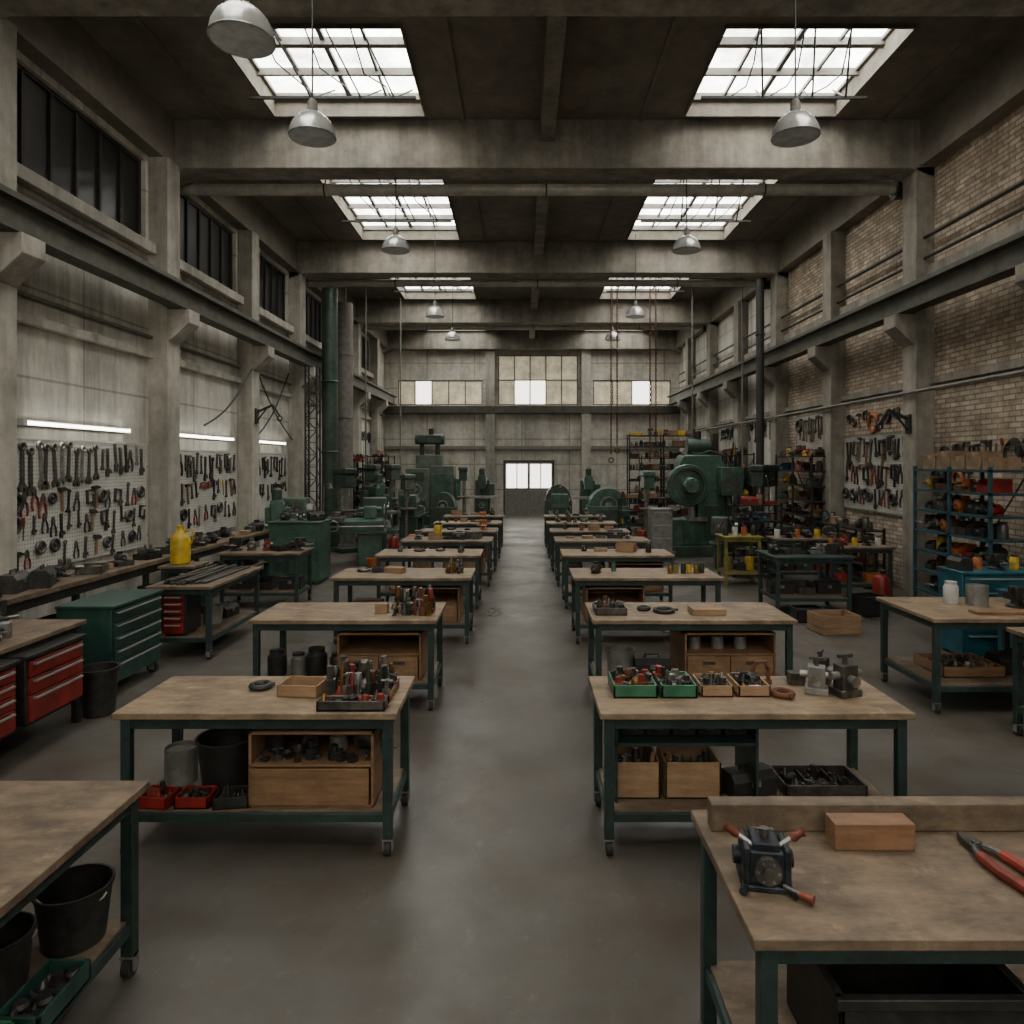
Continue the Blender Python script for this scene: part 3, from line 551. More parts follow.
def shackle(): return MB().tube([(-.05,0,.02),(-.05,0,.10),(-.03,0,.15),(.03,0,.15),(.05,0,.10),(.05,0,.02)],.014,8).cyl((-.07,0,.02),(.07,0,.02),.016).build('shackle','rust')
put(shackle,(),(1.56,4.58,z),'rusty upright shackle behind the ring clamp on the first right bench','shackle')
put(fixture,(1.3,'steel_dark'),(2.02,4.38,z),'dull steel clamping fixture, rightmost on the first right bench','fixture',rz=.3)
put(fixture,(1.15,'zinc'),(1.86,4.42,z),'grey clamping fixture left of the rightmost one on the first right bench','fixture',rz=-.4)
put(fixture,(1.1,'iron'),(1.97,4.62,z),'black clamping fixture at the back right of the first right bench','fixture',rz=.9)
put(block,(.1,.08,.08,'steel_dark'),(1.80,4.6,z),'dull metal block behind the grey fixture on the first right bench','metal block')
put(woodbin,(.28,.3,.22),(.70,4.4,.26),'wooden box at the left end of the first right bench shelf','box')
put(woodbin,(.34,.3,.22),(1.04,4.4,.26),'wooden box second from left on the first right bench shelf','box')
put(toolbox,(.3,.18,.17,'iron'),(1.4,4.35,.26),'black toolbox in the middle of the first right bench shelf','toolbox',rz=.3)
put(tray,(.5,.3,.07,'steel_dark',2),(1.86,4.42,.26),'flat dark divided tray at the right of the first right bench shelf','tray')
cluster(1.65,2.07,4.32,4.54,.272,6,3,'the dark tray on the first right bench shelf','parts in dark shelf tray',.08,('iron','steel_dark'))
cluster(.6,.8,4.3,4.5,.275,4,3,'the left wooden box under the first right bench','parts in left box',.26,('iron','steel_dark','block_brown')); cluster(.9,1.16,4.3,4.5,.275,5,3,'the second wooden box under the first right bench','parts in second box',.26,('iron','steel_dark','block_brown'))
tag(MB().box(.56,1.42,4.2,4.62,.60,.62).box(.56,.575,4.2,4.62,.26,.73).box(1.405,1.42,4.2,4.62,.26,.73).build('hanging_shelf','bench_green'),'dark green metal inner shelf unit under the first right bench top','shelf')
for k in range(5): put(toolbox,(.14,.16,.1,'iron'),(.68+.16*k,4.4,.62),'little black case on the inner shelf of the first right bench, %s from left'%ORD[k],'case')
put(tray,(.3,.3,.07,'steel_dark',1),(.85,6.8,z),'dark steel tray at the left end of the second right bench','tray'); cluster(.73,.97,6.68,6.92,z+.012,5,4,'the steel tray of the second right bench','parts in steel tray',.13)
put(ringpart,(.09,'iron'),(1.38,6.8,z),'large black ring clamp on the second right bench','ring clamp',rz=.2)
put(ringpart,(.05,'iron'),(1.2,6.9,z),'small black ring clamp on the second right bench','ring clamp',rz=2.2)
put(block,(.32,.22,.06,'wood_pale'),(1.78,6.75,z),'flat wooden block on the second right bench right of the ring clamp','wooden block')
for i in range(6): put(jar,(.035,.13,['brass','olive','black','yellow','brass','black'][i],'black'),(1.95+.085*i,9.2+.05*(i%2),z),'small %s bottle on the third right bench, %s from left'%(['brass','olive','black','yellow','brass','black'][i],ORD[i]),'bottle')
put(bucket,(.14,.24,'zinc'),(.95,6.8,.26),'grey bucket on the shelf of the second right bench','bucket')
put(toolbox,(.34,.2,.2,'iron'),(1.25,6.75,.26),'black toolbox between bucket and drawers under the second right bench','toolbox')
for k in range(3): put(can,(.06,.12),(1.66+.22*k,6.75,.52),'grey can in the open cabinet of the second right bench, %s from left'%ORD[k],'can')
def goods(x,y,z,kind,mt,where,rz=0,s=1):
    cn=CN.get(mt,mt); F={'bin':(bin_,(.2*s,.26*s,.15*s,mt),'storage bin','bin'),'tb':(toolbox,(.3*s,.18*s,.19*s,mt),'toolbox','toolbox'),'ja':(jar,(.055*s,.19*s,mt,'black'),'jar','jar'),'va':(vise,(1.1*s,mt),'vise','vise'),
      'tr':(tray,(.3*s,.24*s,.08*s,mt,1),'parts tray','tray'),'ri':(ringpart,(.07*s,mt),'ring clamp','ring clamp'),'mo':(motorpart,(s,mt),'motor part','motor'),'fx':(fixture,(s,mt),'fixture','fixture'),'bw':(tray,(.3*s,.24*s,.13*s,'wood_pale',0,'wooden_box'),'','box')}
    if kind=='ca': return put(carton,(.28*s,.22*s,.18*s),(x,y,z),'brown carton %s'%where,'carton',rz)
    if kind=='bw': return put(tray,F['bw'][1],(x,y,z),'open wooden box %s'%where,'box',rz)
    if kind=='bo': return put(block,(.26*s,.14*s,.07*s,'wood_pale'),(x,y,z),'wooden block %s'%where,'wooden block',rz)
    f,a,n,c=F[kind]; return put(f,a,(x,y,z),'%s %s %s'%(cn,n,where),c,rz)
for side,XX in (('left',LX),('right',RX)):
    for i in range(2,NB):
        a,b=XX[i]; n=[4,4,6,4,5,4,6,5][i]
        for k in range(n):
            if side=='right' and i==2 and k>=2: continue
            if side=='left' and i==2 and k>=3: continue
            x=a+.2+(b-a-.4)*(k+.5+random.uniform(-.2,.2))/n
            goods(x,D[i][0]+random.uniform(-.1,.15),.85,random.choice(['tb','ja','va','bo','tr','ri','mo','fx','mo','bw']),random.choice(['iron','machine_green','steel_dark','iron','iron','steel_dark','red' if k==1 else 'steel_dark','orange' if k==3 else 'iron']),'on the %s %s bench top, %s item from left'%(ORD[i],side,ORD[k]),random.uniform(-.4,.4),random.choice([.6,.8,1]))
        for k in range(3):
            x=a+.25+(b-a)*.26*(k+.3)
            c=cabs[i][side=='right']
            if c and ((c>0 and x>(a+b)/2-.25) or (c<0 and x<(a+b)/2+.2)): continue
            goods(x,D[i][0],.26,random.choice(['tb','bin','ca','bw','bw']),random.choice(['iron','red','steel_dark','machine_dark']),'on the lower shelf of the %s %s bench, %s from left'%(ORD[i],side,ORD[k]),0,random.choice([1,1.3]))
put(jar,(.08,.3,'yellow','black'),(-1.62,13.5,z),'yellow bottle standing on the fifth left bench','bottle')
# ---------------------------------------------------------------- left side
lg=thing('ledge_bench','long dark ledge bench running under the left pegboards','workbench',(XL+.68,9.7,0))
MB().box(-.3,.3,-4.7,4.7,.88,.94).build('tabletop','top_dark',lg,.005)
MB().box(.24,.28,-4.7,4.7,.78,.88).build('front_rail','iron',lg)
for k in range(7): MB().box(.18,.24,-4.6+k*1.52,-4.54+k*1.52,0,.88).build('leg','bench_green',lg)
MB().box(-.25,.25,-4.7,4.7,.28,.31).build('lower_shelf','top_dark',lg)
def pegb(w,h,m='pegboard'):
    t=thing('pegboard'); MB().box(-.012,.012,-w/2,w/2,0,h).build('board',m,t)
    MB().box(-.014,.018,-w/2-.02,-w/2+.01,-.02,h+.02).box(-.014,.018,w/2-.01,w/2+.02,-.02,h+.02).box(-.014,.018,-w/2,w/2,-.02,.01).box(-.014,.018,-w/2,w/2,h-.01,h+.02).build('border','white' if m=='pegboard' else 'frame_grey',t); return t
put(pegb,(3.15,1.62),(XL+.02,9.72,.98),'white perforated pegboard full of tools, nearest on the left wall','pegboard')
put(pegb,(2.9,1.55),(XL+.02,13.4,.98),'white perforated pegboard, second along the left wall between two columns','pegboard')
put(pegb,(2.5,1.55),(XL+.02,16.8,.98),'white perforated pegboard, third along the left wall','pegboard')
bd='nearest left pegboard'
hang('left',bd,'top',8.25,11.2,2.54,[('spanner',round(.62-.012*i,2),'steel_dark' if i%3 else 'steel') for i in range(12)]+sq(8,.44,'aaphs'))
hang('left',bd,'second',8.25,11.2,1.96,[('disc',.14,'iron'),('pliers',.3,'grip_red'),('pliers',.3,'grip_red'),('pliers',.32,'grip_red'),('disc',.08,'iron')]+sq(12,.36,'aachpscr'))
hang('left',bd,'third',8.25,11.2,1.62,[('disc',.12,'iron'),('driver',.28,'grip_red')]+sq(15,.34,'aspahcrs'))
hang('left',bd,'bottom',8.25,11.2,1.28,sq(13,.32,'rpharcs'))
bd='second left pegboard'
hang('left',bd,'top',12.0,14.8,2.46,sq(17,.5,'sacahpss')); hang('left',bd,'middle',12.0,14.8,1.95,sq(15,.42,'pacdwsah')); hang('left',bd,'bottom',12.0,14.8,1.48,sq(13,.38,'rhcpas'))
bd='third left pegboard'
hang('left',bd,'top',15.6,18.0,2.42,sq(12,.5,'sachp')); hang('left',bd,'bottom',15.6,18.0,1.8,sq(10,.4,'rpahc'))
for k in range(29):
    y=5.2+k*.315+random.uniform(-.05,.05)
    goods(XL+.7+random.uniform(-.12,.15),y,.94,random.choice(['va','ja','tb','mo','bo','tr','fx','va','ri','mo']),random.choice(['iron','steel_dark','iron','black','iron','steel_dark','red' if k%5==0 else 'iron']),'on the long left wall ledge, %s from the camera'%ORD[k],random.uniform(.9,2.2),random.choice([.8,1,1.2]))
for k in range(13):
    goods(XL+.68,5.4+k*.7,.31,random.choice(['tb','bin','ca','tb']),random.choice(['iron','black','steel_dark','machine_dark']),'on the low shelf under the left ledge, %s from the camera'%ORD[k],PI/2,1.3)
put(bench,(1.95,.9,.9,0,False,'top_dark','iron'),(-4.35,5.3,0),'dark-topped bench above red drawer cabinets at the left edge','workbench',rz=PI/2)
put(cabinet,(.7,.7,.56,3,'iron','red',False),(-4.14,5.72,.26),'red-fronted drawer cabinet under the left edge bench, farther one','drawer cabinet',rz=PI/2)
put(cabinet,(.7,.7,.56,4,'iron','red',False),(-4.14,4.92,.26),'red-fronted drawer cabinet under the left edge bench, nearer one','drawer cabinet',rz=PI/2)
put(vise,(1.3,'iron'),(-4.5,5.9,.9),'black vise on the dark-topped bench at the left edge','vise',rz=1.0)
put(jar,(.06,.16,'zinc','black'),(-4.15,5.6,.9),'grey jar beside the vise on the left edge bench','jar')
for k in range(6): goods(-4.6+.11*k,5.95-.12*k if k>2 else 5.4-.1*k,.9,['tr','ri','tb','fx','mo','fx'][k],'iron','on the left edge bench, %s from left'%ORD[k],.4*k,.8)
put(cabinet,(.93,.56,.9,5,'cabinet_green','cabinet_green',True),(-4.27,7.3,0),'dark green rolling tool cabinet with five drawers on the left','drawer cabinet',rz=PI/2)
def bin_bucket(): 
    return MB().lathe([(0,0),(.13,0),(.165,.4),(.175,.4),(.175,.43),(.155,.43),(.12,.02),(0,.02)],n=24).build('waste_bin','iron')
put(bin_bucket,(),(-3.88,6.42,0),'dark grey waste bin between the red and green cabinets','waste bin')
put(bench,(1.6,.78,.86,0,True,'top_dark','bench_green'),(-4.0,8.95,0),'rolling bench stacked with metal bars behind the green cabinet','workbench',rz=PI/2)
put(cabinet,(.3,.4,.54,5,'iron','red',False),(-4.1,8.42,.26),'narrow red drawer cabinet on the shelf of the bar stock bench','drawer cabinet',rz=0)
put(bucket,(.13,.22,'zinc'),(-3.95,8.95,.26),'grey bucket on the shelf of the bar stock bench','bucket'); put(toolbox,(.3,.2,.18,'iron'),(-3.95,9.35,.26),'black toolbox on the shelf of the bar stock bench','toolbox',rz=1.4)
def metalbar(L): return MB().box(-.02,.02,-L/2,L/2,0,.025).build('metal_bar','steel_dark')
for k in range(9): 
    put(metalbar,(1.3,),(-4.25+.06*k,8.95+random.uniform(-.06,.06),.86),'dull steel bar lying on the bar stock bench','bar',rz=random.uniform(-.03,.03),group='steel bars on the bar stock bench')
for k in range(4): put(metalbar,(1.3,),(-4.2+.09*k,8.95,.887),'upper dull steel bar lying across the bars on the bar stock bench','bar',rz=random.uniform(-.1,.1),group='upper steel bars on the bar stock bench')
def yellowcan():
    t=thing('oil_can'); MB().lathe([(0,0),(.12,0),(.135,.02),(.135,.34),(.12,.40),(.06,.46),(.05,.5),(0,.5)],n=20).build('body','yellow',t)
    MB().cyl((0,0,.48),(0,0,.55),.045,n=14).build('cap','yellow',t); MB().tube([(.05,0,.46),(.17,0,.5),(.19,0,.36),(.13,0,.26)],.015,8).build('handle','yellow',t); return t
put(bench,(.5,.5,.86,0,False,'top_dark','bench_green'),(-4.83,10.0,0),'small dark stand carrying the yellow can','workbench')
put(yellowcan,(),(-4.88,10.0,.86),'tall bright yellow can standing at the left wall benches','can')
put(bench,(1.3,.8,.88,0,True,'top_dark','bench_green'),(-4.15,11.4,0),'dark bench between the bar stock bench and the green machine cabinet','workbench')
for k in range(5): goods(-4.65+.25*k,11.4,.88,['va','mo','fx','tr','va'][k],['iron','steel_dark','red','iron','steel_dark'][k],'on the dark bench before the green machine cabinet, %s item'%ORD[k],.3*k)
for k in range(3): goods(-4.55+.4*k,11.4,.26,['tb','bin','tb'][k],'iron','under the dark bench before the green machine cabinet, %s item'%ORD[k],0,1.2)
# ---------------------------------------------------------------- machines
def lathe_m(s,mt):
    t=thing('lathe')
    for a in (-1,1): MB().box(a*.72*s-.22*s,a*.72*s+.22*s,-.25*s,.25*s,0,.62*s).build('pedestal',mt,t,.02)
    MB().box(-.92*s,-.52*s,-.262*s,-.245*s,.1*s,.52*s).build('pedestal_door','machine_dark',t,.005)
    MB().box(-1.05*s,1.05*s,-.36*s,.3*s,.62*s,.67*s).build('chip_tray','machine_dark',t)
    MB().prism([(-.2*s,.67*s),(.2*s,.67*s),(.2*s,.86*s),(.12*s,.9*s),(-.12*s,.9*s),(-.2*s,.86*s)],-.9*s,1.0*s,'x').build('bed',mt,t,.01)
    MB().box(-1.0*s,-.48*s,-.26*s,.26*s,.86*s,1.32*s).build('headstock',mt,t,.025)
    MB().box(-.95*s,-.53*s,-.27*s,-.255*s,1.0*s,1.26*s).build('speed_plate','steel_dark',t,.005)
    for q in (-.85,-.74,-.63): MB().cyl((q*s,-.3*s,1.1*s),(q*s,-.26*s,1.1*s),.03*s,n=10).bar((q*s,-.3*s,1.1*s),(q*s+.05*s,-.31*s,1.2*s),.015*s).build('lever','steel',t)
    MB().cyl((-.48*s,0,1.08*s),(-.36*s,0,1.08*s),.13*s,n=20).build('chuck','steel',t)
    MB().box(.6*s,.85*s,-.13*s,.13*s,.9*s,1.14*s).cyl((.5*s,0,1.08*s),(.95*s,0,1.08*s),.05*s).build('tailstock',mt,t,.02)
    MB().box(-.1*s,.25*s,-.34*s,.22*s,.84*s,.94*s).box(0,.16*s,-.2*s,.1*s,.94*s,1.04*s).build('carriage','steel_dark',t,.01)
    MB().cyl((-.9*s,-.27*s,.76*s),(1.0*s,-.27*s,.76*s),.015*s,n=8).build('lead_screw','steel',t)
    MB().torus((.05*s,-.38*s,.78*s),.1*s,.014*s,'y',18,6).bar((-.05*s,-.38*s,.78*s),(.15*s,-.38*s,.78*s),.015*s).build('handwheel','steel',t)
    MB().torus((1.0*s,0,1.08*s),.09*s,.013*s,'x',18,6).build('handwheel','steel',t)
    MB().cyl((-.2*s,.2*s,.8*s),(-.2*s,.24*s,1.55*s),.015*s,n=6).cyl((-.2*s,.24*s,1.55*s),(-.05*s,-.05*s,1.6*s),.015*s,n=6).lathe([(.07*s,1.5*s),(.03*s,1.6*s)],(-.05*s,-.06*s,0),n=12).build('work_lamp','steel_dark',t); return t
def mill(s,mt):
    t=thing('milling_machine')
    MB().box(-.4*s,.4*s,-.45*s,.45*s,0,.16*s).build('base',mt,t,.02)
    MB().prism([(-.05*s,.16*s),(.42*s,.16*s),(.36*s,1.6*s),(0,1.6*s)],-.3*s,.3*s,'x').build('column',mt,t,.02)
    MB().box(-.22*s,.22*s,-.42*s,0,.35*s,.85*s).build('knee',mt,t,.02)
    MB().box(-.6*s,.6*s,-.44*s,-.12*s,.88*s,.98*s).build('table','steel',t,.01)
    MB().box(-.17*s,.17*s,-.45*s,.3*s,1.45*s,1.72*s).build('ram',mt,t,.02)
    MB().box(-.15*s,.15*s,-.5*s,-.22*s,1.25*s,1.8*s).cyl((0,-.36*s,1.05*s),(0,-.36*s,1.3*s),.05*s).build('head',mt,t,.02)
    MB().lathe([(0,1.78*s),(.12*s,1.8*s),(.12*s,2.05*s),(.08*s,2.1*s),(0,2.1*s)],(0,-.36*s,0),n=18).build('motor','machine_dark',t)
    for a in (-.68,.68): MB().torus((a*s,-.28*s,.93*s),.1*s,.014*s,'x',18,6).cyl((a*s-.08*s,-.28*s,.93*s),(a*s+.01,-.28*s,.93*s),.02*s).build('handwheel','steel',t)
    MB().cyl((0,-.6*s,.62*s),(0,-.42*s,.62*s),.025*s).torus((0,-.6*s,.62*s),.1*s,.014*s,'y',18,6).build('knee_crank','steel',t)
    MB().box(.3*s,.5*s,-.15*s,.2*s,1.0*s,1.45*s).build('control_box',mt,t,.01); return t
def borer():
    t=thing('boring_machine')
    MB().box(-.95,.95,-.7,.6,0,.35).build('base','machine_dark',t,.03)
    MB().box(-.9,.0,-.5,.5,.35,2.1).build('left_housing','machine_pale',t,.03)
    MB().box(.0,.9,-.35,.5,.35,2.2).build('right_housing','machine_pale',t,.03)
    MB().box(-.55,.45,-.3,.35,2.1,2.6).build('gear_case','machine_pale',t,.03)
    MB().cyl((-.35,0,2.6),(-.35,0,3.1),.09).cyl((.25,0,2.6),(.25,0,3.1),.09).build('upright','machine_dark',t)
    MB().box(-.5,.4,-.25,.25,3.05,3.35).cyl((-.6,0,3.2),(.5,0,3.2),.2,n=20).build('crosshead','machine_dark',t,.02)
    MB().cyl((0,0,3.3),(0,0,3.6),.1).build('top_motor','iron',t)
    MB().box(.95,1.12,-.3,.1,.9,1.7).build('control_box','machine_green',t,.02)
    MB().torus((-.5,-.58,1.3),.2,.02,'y',22,6).cyl((-.5,-.6,1.3),(-.5,-.48,1.3),.05).bar((-.7,-.58,1.3),(-.3,-.58,1.3),.02).build('handwheel','steel',t)
    MB().box(-.8,-.15,-.52,-.5,.5,.9).box(-.75,-.2,-.53,-.5,1.6,1.95).build('front_panel','machine_dark',t,.005)
    MB().box(.1,.8,-.38,-.34,.6,1.9).build('door','machine_green',t,.01); return t
def cabm(w,d,h,mt):
    t=thing('machine_cabinet')
    MB().box(-w/2,w/2,-d/2,d/2,.06,h).box(-w/2+.04,w/2-.04,-d/2+.04,d/2-.04,0,.07).build('body',mt,t,.02)
    MB().box(-w/2-.02,w/2+.02,-d/2-.02,d/2+.02,h,h+.04).build('top_plate','machine_dark',t,.01)
    for s in (-1,1):
        dd=MB().box(min(s*.01,s*(w/2-.04)),max(s*.01,s*(w/2-.04)),-d/2-.012,-d/2,.14,h-.08).build('door',mt,t,.004)
        l=MB()
        for k in range(6): l.box(min(s*.1,s*(w/2-.12)),max(s*.1,s*(w/2-.12)),-d/2-.02,-d/2-.01,.25+k*.035,.265+k*.035)
        l.build('louver','machine_dark',dd); MB().box(s*.04-.012,s*.04+.012,-d/2-.04,-d/2-.012,h*.5,h*.62).build('handle','steel',dd)
    return t
def domem(w,d,h,mt):
    t=thing('covered_machine')
    MB().box(-w/2,w/2,-d/2,d/2,0,h*.62).build('cabinet',mt,t,.02)
    pts=[(w*.46*math.cos(a),h*.62+h*.38*math.sin(a)) for a in [PI*k/14 for k in range(15)]]
    MB().prism(pts,-d*.42,d*.42,'y').build('domed_cover',mt,t,.015)
    MB().torus((0,-d*.43,h*.64),w*.2,.02,'y',20,6).cyl((0,-d*.47,h*.64),(0,-d*.41,h*.64),w*.08).build('hub_ring','steel',t)
    MB().box(-w*.36,w*.36,-d/2-.015,-d/2,h*.08,h*.55).build('door','machine_dark',t,.004)
    MB().box(w*.26,w*.3,-d/2-.04,-d/2-.01,h*.25,h*.38).build('handle','steel',t)
    MB().torus((-w*.52,0,h*.5),.1,.014,'x',16,6).cyl((-w*.52,0,h*.5),(-w*.48,0,h*.5),.03).build('handwheel','steel',t); return t
def drillp(s,mt):
    t=thing('drill_press')
    MB().box(-.22*s,.22*s,-.32*s,.22*s,0,.1*s).build('base',mt,t,.01)
    MB().cyl((0,.1*s,.1*s),(0,.1*s,1.75*s),.055*s).build('column','steel',t)
    MB().box(-.2*s,.2*s,-.3*s,.08*s,.9*s,.95*s).build('table','steel_dark',t,.01)
    MB().box(-.13*s,.13*s,-.32*s,.2*s,1.45*s,1.75*s).build('head',mt,t,.02)
    MB().box(-.15*s,.15*s,-.36*s,.32*s,1.75*s,1.88*s).build('belt_cover',mt,t,.03)
    MB().cyl((0,-.2*s,1.25*s),(0,-.2*s,1.45*s),.035*s).cyl((0,-.2*s,1.12*s),(0,-.2*s,1.25*s),.012*s).build('spindle','steel',t)
    MB().cyl((0,.36*s,1.45*s),(0,.36*s,1.75*s),.09*s).build('motor','iron',t)
    h=MB()
    for k in range(3): a=2*PI*k/3+.4; h.cyl((.14*s,-.15*s,1.55*s),(.19*s,-.15*s+.2*s*math.cos(a),1.55*s+.2*s*math.sin(a)),.01*s,n=6)
    h.build('feed_handle','steel',t); return t
def press():
    t=thing('power_press')
    MB().box(-.85,.9,-.6,.6,0,.25).build('base','machine_dark',t,.02)
    MB().prism([(-.55,.25),(.6,.25),(.6,2.2),(.45,2.5),(-.45,2.5),(-.55,2.3),(-.5,1.5),(-.1,1.35),(-.1,.95),(-.55,.85)],-.35,.45,'y').build('frame','machine_green',t,.03)
    MB().lathe([(0,-.62),(.12,-.62),(.14,-.57),(.36,-.55),(.38,-.62),(.50,-.62),(.52,-.59),(.52,-.42),(.50,-.4),(.1,-.38),(0,-.36)],(-.4,0,1.75),'y',40).build('flywheel','machine_green',t)
    MB().torus((-.4,-.62,1.75),.44,.02,'y',36,6).build('wheel_rim','steel_dark',t)
    MB().lathe([(0,-.95),(.17,-.95),(.2,-.9),(.21,-.62),(.14,-.58)],(-.4,0,1.75),'y',28).build('wheel_drum','machine_green',t)
    MB().torus((-.4,-.93,1.75),.12,.018,'y',24,6).build('drum_ring','steel',t)
    for k in range(6): a=PI*k/3; MB().cyl((-.4+.15*math.cos(a),-.97,1.75+.15*math.sin(a)),(-.4+.15*math.cos(a),-.93,1.75+.15*math.sin(a)),.018,n=8).build('bolt','steel',t)
    for k in range(10): a=PI*k/5; MB().cyl((-.4+.27*math.cos(a),-.60,1.75+.27*math.sin(a)),(-.4+.27*math.cos(a),-.55,1.75+.27*math.sin(a)),.03,n=8).build('bolt','steel_dark',t)
    MB().cyl((-.3,.1,2.72),(.3,.1,2.72),.2,n=20).box(-.2,.25,-.05,.25,2.45,2.6).build('motor','machine_dark',t)
    MB().box(.35,.5,0,.2,2.45,3.05).cyl((.0,.1,2.9),(.0,.1,3.1),.08).build('vent_pipe','iron',t)
    cb=MB().box(.35,.9,-.75,-.3,1.5,2.2).build('control_box','machine_green',t,.02); MB().box(.45,.8,-.765,-.75,1.6,1.95).build('panel','steel_dark',cb); MB().cyl((.55,-.79,2.07),(.55,-.75,2.07),.03).build('button','grip_red',cb)
    MB().cyl((.62,-.5,.25),(.62,-.5,1.5),.07).build('stand','machine_dark',t)
    MB().box(-.35,.1,-.45,.1,.86,.95).build('bolster','steel',t)
    MB().cyl((-.2,-.15,.95),(-.2,-.15,1.4),.1).build('ram','steel',t)
    MB().box(-.85,-.5,-.5,-.1,.25,.9).build('guard_box','machine_green',t,.02)
    MB().box(.05,.5,-.37,-.35,.35,1.25).build('door','machine_dark',t,.01)
    MB().tube([(.5,-.3,2.2),(.5,-.35,2.5),(.2,-.3,2.6),(-.1,-.2,2.5)],.03).tube([(.75,-.5,2.2),(.8,-.4,2.7),(.9,0,2.9),(.9,.3,2.4)],.02).build('hose','black',t)
    return t
put(press,(),(4.5,17.8,0),'big green power press with large round flywheel at the right','press')
put(cabm,(.95,.8,1.15,'machine_green'),(-4.3,13.6,0),'boxy green machine cabinet with two louvered doors at the left','machine cabinet')
for k in range(3): goods(-4.6+.3*k,13.6,1.19,['mo','fx','tb'][k],'iron','on the green machine cabinet, %s from left'%ORD[k],.3*k,1)
put(lathe_m,(1.15,'machine_green'),(-4.3,15.9,0),'green lathe nearest the camera along the left side','lathe',rz=.15)
put(mill,(.85,'machine_green'),(-5.15,14.75,0),'small green milling machine between the pegboards and the green lathe','milling machine',rz=.3)
put(lathe_m,(1.1,'machine_dark'),(-3.8,18.1,0),'dark green lathe behind the nearest green lathe at left','lathe',rz=PI/2+.2)
put(mill,(.95,'machine_green'),(-4.25,20.1,0),'small green milling machine behind the dark green lathe at left','milling machine',rz=.6)
put(drillp,(1.15,'machine_dark'),(-4.62,18.2,0),'dark drill press right of the lattice mast','drill press',rz=.7)
put(drillp,(1.05,'machine_pale'),(-3.35,20.4,0),'pale drill press between the small milling machine and the aisle benches','drill press',rz=.4)
put(lathe_m,(1.0,'machine_green'),(-3.5,22.3,0),'green lathe before the tall boring machine on the left','lathe',rz=PI/2)
put(drillp,(1.2,'machine_dark'),(-4.6,21.6,0),'dark green drill press beside the left wall duct','drill press')
put(drillp,(1.2,'machine_pale'),(-4.3,23.2,0),'pale green drill press left of the tall boring machine','drill press',rz=.5)
put(lathe_m,(1.1,'machine_dark'),(-4.9,25.2,0),'dark green lathe farthest along the left side','lathe',rz=PI/2)
put(borer,(),(-3.45,26.6,0),'tall pale green boxy boring machine at the far left','boring machine')
put(mill,(1.0,'machine_dark'),(-1.6,28.4,0),'small dark milling machine left of the far door','milling machine')
put(drillp,(1.15,'machine_dark'),(-2.1,25.3,0),'dark drill press between the boring machine and the aisle','drill press')
put(domem,(.9,.8,1.3,'machine_dark'),(-2.7,24.1,0),'low dark domed machine before the boring machine','machine')
put(domem,(1.3,.95,1.5,'machine_green'),(2.75,22.6,0),'light green machine with domed cover behind the right bench row','machine')
put(domem,(1.0,.8,1.5,'machine_dark'),(1.35,26.2,0),'dark green domed machine near the far door','machine')
put(mill,(1.0,'machine_green'),(2.6,27.8,0),'green milling machine behind the light green domed machine','milling machine')
put(lathe_m,(1.0,'machine_green'),(1.2,22.9,0),'green lathe at the end of the right bench row','lathe',rz=PI/2)
put(cabinet,(.5,.55,1.2,3,'zinc','zinc',False),(3.35,17.0,0),'grey upright cabinet left of the big press','drawer cabinet')
put(mill,(1.15,'machine_dark'),(5.3,20.4,0),'dark green milling machine behind the big press','milling machine')
put(drillp,(1.2,'machine_dark'),(5.75,16.6,0),'dark drill press right of the big press','drill press',rz=-.8)
put(lathe_m,(.85,'machine_dark'),(5.0,15.2,0),'small dark green lathe in front of the big press at right','lathe',rz=-.2)
put(drillp,(1.1,'machine_green'),(3.5,19.6,0),'green drill press between the light green machine and the big press','drill press')
# ---------------------------------------------------------------- racks and their goods
def fill(loc,rz,w,dp,h,n,where,skip_bottom=0,dens=.85,top=True,cols_=('iron','iron','black','steel_dark','yellow','red','rust','iron','steel_dark','rack_blue','block_brown'),kinds=('bin','tb','ja','ca','ja','mo','va','fx','tr','ja')):
    lv=levels(h,n); gap=(lv[1]-lv[0])-.05
    for li,z in enumerate(lv):
        if li<skip_bottom or (li==n-1 and not top): continue
        x=-w/2+.06; k=0
        while x<w/2-.12:
            kd=random.choice(kinds); hh={'bin':.15,'tb':.19,'ja':.19,'ca':.18,'mo':.19,'va':.21,'fx':.2,'tr':.08}[kd]
            s=round(min(random.choice([.8,1,1.2]),gap/hh),1); s=max(s,.6); wd={'bin':.2,'tb':.3,'ja':.11,'ca':.28,'mo':.15,'va':.16,'fx':.17,'tr':.3}[kd]*s
            if x+wd>w/2-.03: x+=.05; continue
            mt=random.choice(cols_)
            if random.random()<dens: goods(*rel(loc,rz,x+wd/2,0,z),kd,mt,', %s on %s shelf from below, %s'%(ORD[k],ORD[li],where),rz,s); k+=1
            x+=wd+.02
def mkrack(loc,rz,w,dp,h,n,mt,label,where,sk=0,dens=.85,**kw):
    put(rack,(w,dp,h,n,mt),loc,label,'shelf rack',rz=rz); fill(loc,rz,w,dp,h,n,where,sk,dens,**kw)
mkrack((6.2,9.78,0),-PI/2,1.75,.5,2.25,8,'rack_blue','blue-grey steel rack of orange and yellow goods by the right wall','blue rack at right',1,.97,top=False,cols_=('orange','yellow','iron','iron','black','steel_dark','iron','rust','iron','steel_dark','red','block_brown','iron'),kinds=('bin','tb','ja','mo','va','fx','tr','ja','mo','bin'))
for k in range(5): put(carton,(.3,.3,[.16,.24,.18,.26,.2][k]),(6.2,9.05+.34*k,2.21),'brown carton on top of the blue rack at right, %s from right'%ORD[k],'carton')
